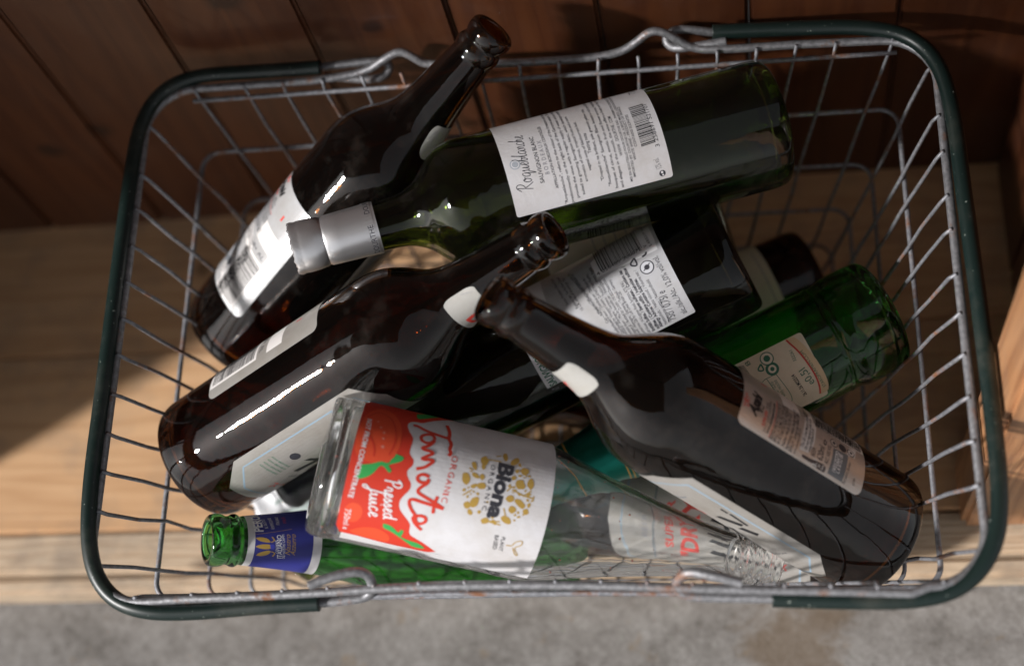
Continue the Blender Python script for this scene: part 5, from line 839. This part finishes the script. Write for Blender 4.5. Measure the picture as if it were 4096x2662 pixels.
A0, B0, TA, TB = 0.235, 0.1594, 0.3025, 0.2404
def half(h): return A0 - TA * h, B0 - TB * h
basket = bpy.data.objects.new('wire_basket', None)
COL.objects.link(basket)
basket.location = (0, 0, FZ)
tag(basket, 'old silver wire shopping basket with dark green handles, full of empty bottles', 'basket')
def bpart(name, bm, mt):
    o = link(name, bm, mt, basket)
    o.matrix_parent_inverse = Matrix.Translation((0, 0, -FZ))
    return o
def ring_pts(a, b, r, z, n=7, step=0.03):
    P = []
    for cx, cy, a0 in ((a - r, b - r, 0), (-a + r, b - r, 90), (-a + r, -b + r, 180), (a - r, -b + r, 270)):
        for k in range(n + 1):
            t = math.radians(a0 + 90 * k / n)
            P.append([cx + r * math.cos(t), cy + r * math.sin(t), z])
    return P
# rim: front and sides rounded, back with its two raised bends
back_pts = WIRE['rimback']
P = []
r = 0.030
for cx, cy, a0 in ((-A0 + r, B0 - r, 90), (-A0 + r, -B0 + r, 180), (A0 - r, -B0 + r, 270), (A0 - r, B0 - r, 0)):
    for k in range(9):
        t = math.radians(a0 + 90 * k / 8)
        P.append([cx + r * math.cos(t), cy + r * math.sin(t), 0])
    if a0 == 180: P += smooth3([p for p in WIRE['rimfront'] if -0.2 < p[0] < 0.2], 2)
bend = smooth3([p for p in back_pts if -0.19 < p[0] < 0.19], 2)
P = P + bend[::-1]
P = dense(P + [P[0]], 0.02)[:-1]
bm = bmesh.new()
tube(bm, P, 0.0025, 12, True)
bpart('rim', bm, M['rim_metal'])
# thin stiffener just under the rim, back and front
for s, z in ((1, -0.006), (-1, -0.0075)):
    bm = bmesh.new()
    y = (B0 - 0.0048) * s
    tube(bm, dense([[-0.209, y, z], [0.215, y, z]], .03) if s > 0 else dense(WIRE['stiff'], .03), 0.0015, 8, wob=.03)
    bpart('stiffener_wire', bm, M['wire_metal'])
HS = (0.0546, 0.1008, 0.1415, 0.176)
for h in HS:
    a, b = half(h)
    bm = bmesh.new()
    pts = dense(ring_pts(a, b, 0.012, -h) + [ring_pts(a, b, 0.012, -h)[0]], 0.03)[:-1]
    tube(bm, pts, 0.0013 if h != HS[0] else 0.00155, 8, True, wob=.05)
    bpart('hoop_wire', bm, M['wire_metal'])
HB = 0.1965
aB, bB = half(HB)
def front_y(x):
    f = WIRE['rimfront']
    for a, b in zip(f, f[1:]):
        if a[0] <= x <= b[0]: return a[1] + (b[1] - a[1]) * (x - a[0]) / (b[0] - a[0])
    return -B0
for x in WIRE['backx']:
    k = max(-1, min(1, x / 0.2126))
    def wpt(s, h, jit=0.0):
        a, b = half(h)
        xx = x + (k * (aB - 0.012) - x) * h / HB
        return [xx + random.uniform(-jit, jit), s * (b - 0.0030), -h]
    pts = [[x, B0 - 0.0012, 0.0032]]
    for h in (0.004, 0.03, 0.054, 0.078, 0.10, 0.12, 0.14, 0.16, 0.176): pts.append(wpt(1, h, 0.0008))
    pts += [[pts[-1][0], bB - 0.0015, -HB + .004], [pts[-1][0], bB - 0.010, -HB]]
    q = [wpt(-1, h, 0.0008) for h in (0.176, 0.16, 0.14, 0.12, 0.10, 0.078, 0.054, 0.03, 0.004)]
    pts += [[q[0][0], -bB + 0.010, -HB], [q[0][0], -bB + 0.0015, -HB + .004]] + q + [[x, front_y(x) + 0.0016, 0.0030]]
    bm = bmesh.new()
    tube(bm, pts, 0.00105, 8, wob=.06)
    bpart('cross_wire', bm, M['wire_metal'])
for yl, yr in zip(WIRE['sidel'], WIRE['sider']):
    ym = (yl + yr) / 2
    kk = max(-1, min(1, ym / 0.14)) * (bB - 0.012)
    def spt(s, h, y0):
        a, b = half(h)
        return [s * (a - 0.0032), y0 + (kk - y0) * h / HB + random.uniform(-.0011, .0011), -h + random.uniform(-.001, .001)]
    pts = [[-A0 + .0012, yl, .0030]]
    for h in (0.004, 0.03, 0.054, 0.075, 0.10, 0.12, 0.14, 0.16, 0.176): pts.append(spt(-1, h, yl))
    pts += [[-aB + .0015, pts[-1][1], -HB + .0065], [-aB + .010, pts[-1][1], -HB + .0028]]
    q = [spt(1, h, yr) for h in (0.176, 0.16, 0.14, 0.12, 0.10, 0.075, 0.054, 0.03, 0.004)]
    pts += [[aB - .010, q[0][1], -HB + .0028], [aB - .0015, q[0][1], -HB + .0065]] + q + [[A0 - .0012, yr, .0030]]
    bm = bmesh.new()
    tube(bm, pts, 0.00115, 8, wob=.06)
    bpart('side_wire', bm, M['wire_metal'])
for s in 'lr':
    h = None
    bm = bmesh.new()
    tube(bm, smooth3(WIRE['handle_' + s], 3), 0.0026, 12)
    tube(bm, smooth3(WIRE['sleeve_' + s], 3), 0.0026, 12)
    tube(bm, smooth3(WIRE['handle_%s2' % s], 3), 0.0026, 12)
    h = bpart('handle', bm, M['rim_metal'])
    bm = bmesh.new()
    tube(bm, smooth3(WIRE['sleeve_' + s], 3), 0.0045, 16)
    g = link('grip', bm, M['sleeve'], h)
    g['label'] = 'dark green plastic grip sleeve'
    h['label'] = 'folded wire handle with dark green sleeve'

# ---------------------------------------------------------------- bottles
def asahi_front(parent, cphi, dt=0.0):
    c = math.radians(cphi) * 38
    hw, y0, y1, ch = 52, 28, 148, 16
    out = [(c - hw, y0 + ch), (c - hw + ch * .8, y0), (c + hw - ch * .8, y0), (c + hw, y0 + ch), (c + hw, y1 - ch), (c + hw - ch, y1 - 2), (c, y1 + 2), (c - hw + ch, y1 - 2), (c - hw, y1 - ch)]
    i = 6
    fr = [(-hw + i, y0 + ch + 2), (-hw + ch * .8 + i, y0 + i), (hw - ch * .8 - i, y0 + i), (hw - i, y0 + ch + 2), (hw - i, y1 - ch - 2), (hw - ch - i * .4, y1 - i - 4), (0, y1 - i), (-hw + ch + i * .4, y1 - i - 4), (-hw + i, y1 - ch - 2), (-hw + i, y0 + ch + 2)]
    IT = []
    for a, b in zip(fr, fr[1:]): IT.append(['L', [a, b], 1.0, 'lblue', 1])
    n0 = len(IT)
    IT.append(['T', 'BEER', (-9, 134), (9, 134), 'grey', {'h': 3.2, 'z': 1}])
    IT.append(['L', [(-34, 130), (34, 130)], 1.2, 'slate', 1])
    IT.append(['T', 'SUPER', (-15, 118), (15, 118), 'redtext', {'h': 5.0, 'z': 1, 'b': .02}])
    IT.append(['T', '"DRY"', (-24, 103), (24, 103), 'redtext', {'h': 10.5, 'z': 1, 'b': .04}])
    # big slanted black lettering of the front
    for x0, w in ((-22, 4), (-11, 4), (-1, 4), (9, 4), (19, 4)):
        IT.append(['P', [(x0, 70), (x0 + w, 70), (x0 + w + 6, 94), (x0 + 6, 96)], 'black', 1])
    for x0, y, w in ((-26, 82, 12), (-12, 76, 11), (-1, 84, 11), (8, 76, 11)):
        IT.append(['P', [(x0, y), (x0 + w, y + 3), (x0 + w + 1, y + 6.5), (x0 + 2, y + 3.5)], 'black', 1])
    IT.append(['P', [(31.5, 108), (35.5, 108), (41, 96), (38, 95)], 'black', 1])
    IT.append(['P', [(33.5, 94), (37.5, 94), (41, 85), (38, 84)], 'black', 1])
    IT.append(['L', [(42.5, 113), (42.5, 108)], 1.3, 'black', 1])
    IT.append(['L', [(43, 107), (42, 94)], 1.5, 'black', 1])
    IT.append(['T', 'スーパードライ', (-22, 50), (22, 50), 'redtext', {'h': 5.0, 'z': 1, 'b': .02}])
    IT.append(['T', 'ORIGINAL JAPANESE PRECISION', (-19, 63), (38, 63), 'ink', {'h': 1.8, 'z': 1}])
    for q in range(4): IT.append(['T', 'ASAHI BREWERIES', (-42, 72 - q * 3.2), (-28, 72 - q * 3.2), 'dgreen', {'h': 1.5, 'z': 1}])
    IT.append(['C', (-33, 82), 3.2, 'ink', 1])
    IT = IT[:n0] + shift(IT[n0:], 0, -8)
    return build_label('front_label', [(x, y + dt) for x, y in out], shift(IT, c, dt), M['warm_paper'], 'asahi', parent)

def shift(items, dx, dt=0):
    out = []
    for it in items:
        it = list(it)
        k = it[0]
        if k in 'PL' : it[1] = [(x + dx, y + dt) for x, y in it[1]]
        elif k == 'C': it[1] = (it[1][0] + dx, it[1][1] + dt)
        elif k in 'TW':
            it[2] = (it[2][0] + dx, it[2][1] + dt)
            it[3] = (it[3][0] + dx, it[3][1] + dt)
        elif k == 'BAR':
            it[1] = (it[1][0] + dx, it[1][1] + dt)
            it[2] = (it[2][0] + dx, it[2][1] + dt)
            it[3] = (it[3][0] + dx, it[3][1] + dt)
        out.append(it)
    return out

def sx(it, f):
    """stretch an item round the bottle (artwork measured on the narrow neck)"""
    it = list(it)
    k = it[0]
    if k in 'PL': it[1] = [(x * f, y) for x, y in it[1]]
    elif k in 'TW':
        it[2] = (it[2][0] * f, it[2][1])
        it[3] = (it[3][0] * f, it[3][1])
    return it

def asahi_neck(parent, cphi, dt=0.0):
    Rb = 38.0
    c = math.radians(cphi) * Rb
    hw = math.radians(97) * Rb
    it = [['T', 'DRY', (c - 30, 206), (c + 30, 206), 'redtext', {'h': 8, 'z': 1, 'b': .04}], ['T', '627011', (c - hw + 4, 213), (c - hw + 9, 219), 'grey', {'h': 1.6, 'z': 1}]]
    return build_label('neck_label', rrect(c - hw, c + hw, 198 + dt, 218 + dt, 6), shift(it, 0, dt - 4), M['neck_paper'], 'asahi', parent, cone=True, lift=.15)

def beer(key, label, back, m='brown', paper='tan_paper', dt=0.0):
    o = bottle(key, 'beer_bottle', label, 'large brown beer bottles')
    glass_body('asahi', M[m], o)
    d = math.radians(back - 62) * 38
    c = math.radians(back) * 38
    build_label('back_label', rrect(c - 28.5, c + 28.5, 46.5 + dt, 131 + dt, 4), SPEC['asahib'] + [['BAR', (41, 49), (41, 82), (60, 49), 5], ['P', [(40, 47), (62, 47), (62, 84), (40, 84)], 'pale', 1], ['P', [(40, 92), (62, 92), (62, 104), (40, 104)], 'pale', 1], ['T', '18+ AL', (42, 86), (58, 86), 'ink', {'h': 3, 'z': 1}], ['P', [(49, 113), (50.5, 113), (50.5, 117), (49, 117)], 'redtext', 1]], M[paper], 'asahi', o, dx=d, dt=dt)
    f = back + 180 if back < 0 else back - 180
    asahi_front(o, f, dt)
    asahi_neck(o, f, dt)
    return o

beer('brown1', 'brown beer bottle whose neck leans over the back rim of the basket', -53, paper='gloss_paper', dt=-11)
beer('brown2', 'brown beer bottle just above the tomato label, its base near the left handle', -86, paper='warm_paper', dt=0)
beer('brown3', 'brown beer bottle on top at the lower right, tan back label upwards', 62)
beer('brown4', 'brown beer bottle seen through the clear neck of the tomato juice bottle', 168)

# wine, white back label, silver capsule
o = bottle('roque', 'wine_bottle', 'dark olive wine bottle with a silver capsule and a large white label')
glass_body('wineR', M['olive'], o)
c0, c1 = math.radians(-23) * 37.5, math.radians(104) * 37.5
build_label('back_label', rrect(c0, c1, 71.5, 161, 1.5), SPEC['roque'], M['white_paper'], 'wineR', o)
def jag(bm):
    for v in bm.verts:      # torn, crumpled upper edge
        if v.co.z > .279:
            a = math.atan2(v.co.y, v.co.x)
            v.co.z += .0003 * math.sin(a * 9) + .0003 * math.sin(a * 23 + 1)
            k = 1.03 + .012 * math.sin(a * 7 + 2)
            v.co.x *= k
            v.co.y *= k
    return bm
cap = link('capsule', jag(lathe([(236, 14.4), (236, 15.0), (237, 15.05), (248, 14.7), (258, 14.5), (265.5, 14.3), (267, 13.6), (268.5, 14.3), (273, 14.9), (278, 15.1), (280, 14.6), (281.5, 14.4), (283.5, 14.8), (285, 14.5), (285.6, 13.6), (285, 12.2), (283, 11.6), (283, 9.0), (278, 8.8)], 72)), M['foil_silver'], o, angle=40)
build_label('lettering', [(-17.6, 237.6), (28.6, 237.6), (28.6, 242.8), (-17.6, 242.8)], [['T', 'DOURTHE', (-17, 238.5), (2, 238.5), 'ink', {'h': 3.2, 'z': 1}], ['T', 'DOURTHE', (9, 238.5), (28, 238.5), 'ink', {'h': 3.2, 'z': 1}]], M['foil_silver'], 'wineR', cap, t_r=15.1)

# wine, grey back label + white front label
o = bottle('lidl', 'wine_bottle', 'near black wine bottle with a grey back label and barcode')
glass_body('wine', M['dark_olive'], o)
c0, c1 = math.radians(-33) * 37.5, math.radians(88) * 37.5
build_label('back_label', rrect(c0, c1, 36, 131.5, 1.0), SPEC['lidl'] + [['P', [(c0, 109), (c1, 109), (c1, 131.4), (c0, 131.4)], 'white', 1]] + [i if i[0] != 'L' else ['L', i[1], i[2], i[3], 2] for i in SPEC['lidlf']],
            M['silver_paper'], 'wine', o)
sleeve('screw_cap', 'wine', 258, 310, M['cap_black'], o, 0.7, top=True)

# green beer bottle, cream label, teal neck foil
o = bottle('star', 'beer_bottle', 'bright green beer bottle with a cream back label at the right of the heap')
glass_body('star', M['green'], o)
R_ = 34.2
build_label('back_label', rrect(math.radians(-56) * R_, math.radians(19) * R_, 55, 119, 2.0), SPEC['star'], M['cream_paper'], 'star', o, t_r=34.2, lift=-0.75)
sl = sleeve('neck_foil', 'star', 172, 246, M['foil_teal'], o, 0.3)
for t in (173.5, 176.0, 203):
    r0 = radius_at('star', t) + .42
    b_ = sleeve('gold_band', 'star', t, t + 1.0, ink('gold'), sl, 0.45)

# green bottle with blue neck label
o = bottle('peroni', 'beer_bottle', 'small green beer bottle with a blue and white neck label at the lower left')
glass_body('peroni', M['light_green'], o)
band = math.pi * 30.5
build_label('neck_label', [(-band, 168), (band, 168), (band, 210), (-band, 210)], [['P', [(-band, 173), (band, 173), (band, 206), (-band, 206)], 'blue', 1]] + [sx(i, 30.5 / 17.5) for i in SPEC['peroni']], M['white_paper'], 'peroni', o, cone=True, lift=.15)

# clear juice bottle
o = bottle('juice', 'juice_bottle', 'clear glass juice bottle with a red and white tomato label')
glass_body('juice', M['clear'], o)
c0, c1 = math.radians(-140) * 38.5, math.radians(66) * 38.5
build_label('label', [(c0, 18.5), (c1, 18.5), (c1, 121.5), (c0, 121.5)], SPEC['juice'], M['white_paper'], 'juice', o, lift=0.15)

rr = random.Random(9)
bm = bmesh.new()
for k in range(60):
    t = rr.choice((rr.uniform(5, 17), rr.uniform(122, 200)))
    a = rr.uniform(0, math.tau)
    R0 = 35.6 if t < 120 else max(8, radius_at('juice', t) - 3.4)
    g = bmesh.ops.create_icosphere(bm, subdivisions=1, radius=rr.uniform(.0002, .0007))
    for v in g['verts']:
        v.co += Vector((R0 / 1000 * math.cos(a), R0 / 1000 * math.sin(a), t / 1000))
tag(link('juice_residue', bm, simple('tomato_residue', (0.45, 0.06, 0.02), 0.4), o), kind='stuff')

# buried bottles
o = bottle('dark8', 'beer_bottle', 'dark bottle with a dim beige label, low behind the green bottle at the right')
glass_body('asahi', M['brown'], o)
build_label('back_label', rrect(math.radians(-60) * 38, math.radians(80) * 38, 30, 110, 2), [['L', [(-30, 35), (40, 35)], .5, 'grey', 1], ['T', 'BIRRA', (-12, 60), (12, 60), 'grey', {'h': 3, 'z': 1}]], M['cream_paper'], 'asahi', o)
o = bottle('clear9', 'juice_bottle', 'pale glass bottle with a dim cream label, deep under the two wine bottles')
glass_body('juice', M['clear2'], o)
IT = []
for x in (-8, 6, 20):
    IT += [['C', (x, 48 + x * .8), 5.2, 'grey', 1], ['C', (x, 48 + x * .8), 4.4, 'cream', 2], ['C', (x, 48 + x * .8), 2.0, 'grey', 3]]
for k in range(9): IT.append(['L', [(-20, 25 + k * 7), (35, 25 + k * 7)], .5, 'grey', 1])
build_label('label', rrect(math.radians(-40) * 38.5, math.radians(110) * 38.5, 14, 112, 1), IT, M['cream_paper'], 'juice', o)
o = bottle('green11', 'beer_bottle', 'small dark green bottle at the bottom of the basket, mostly hidden by the heap')
glass_body('peroni', M['olive'], o)
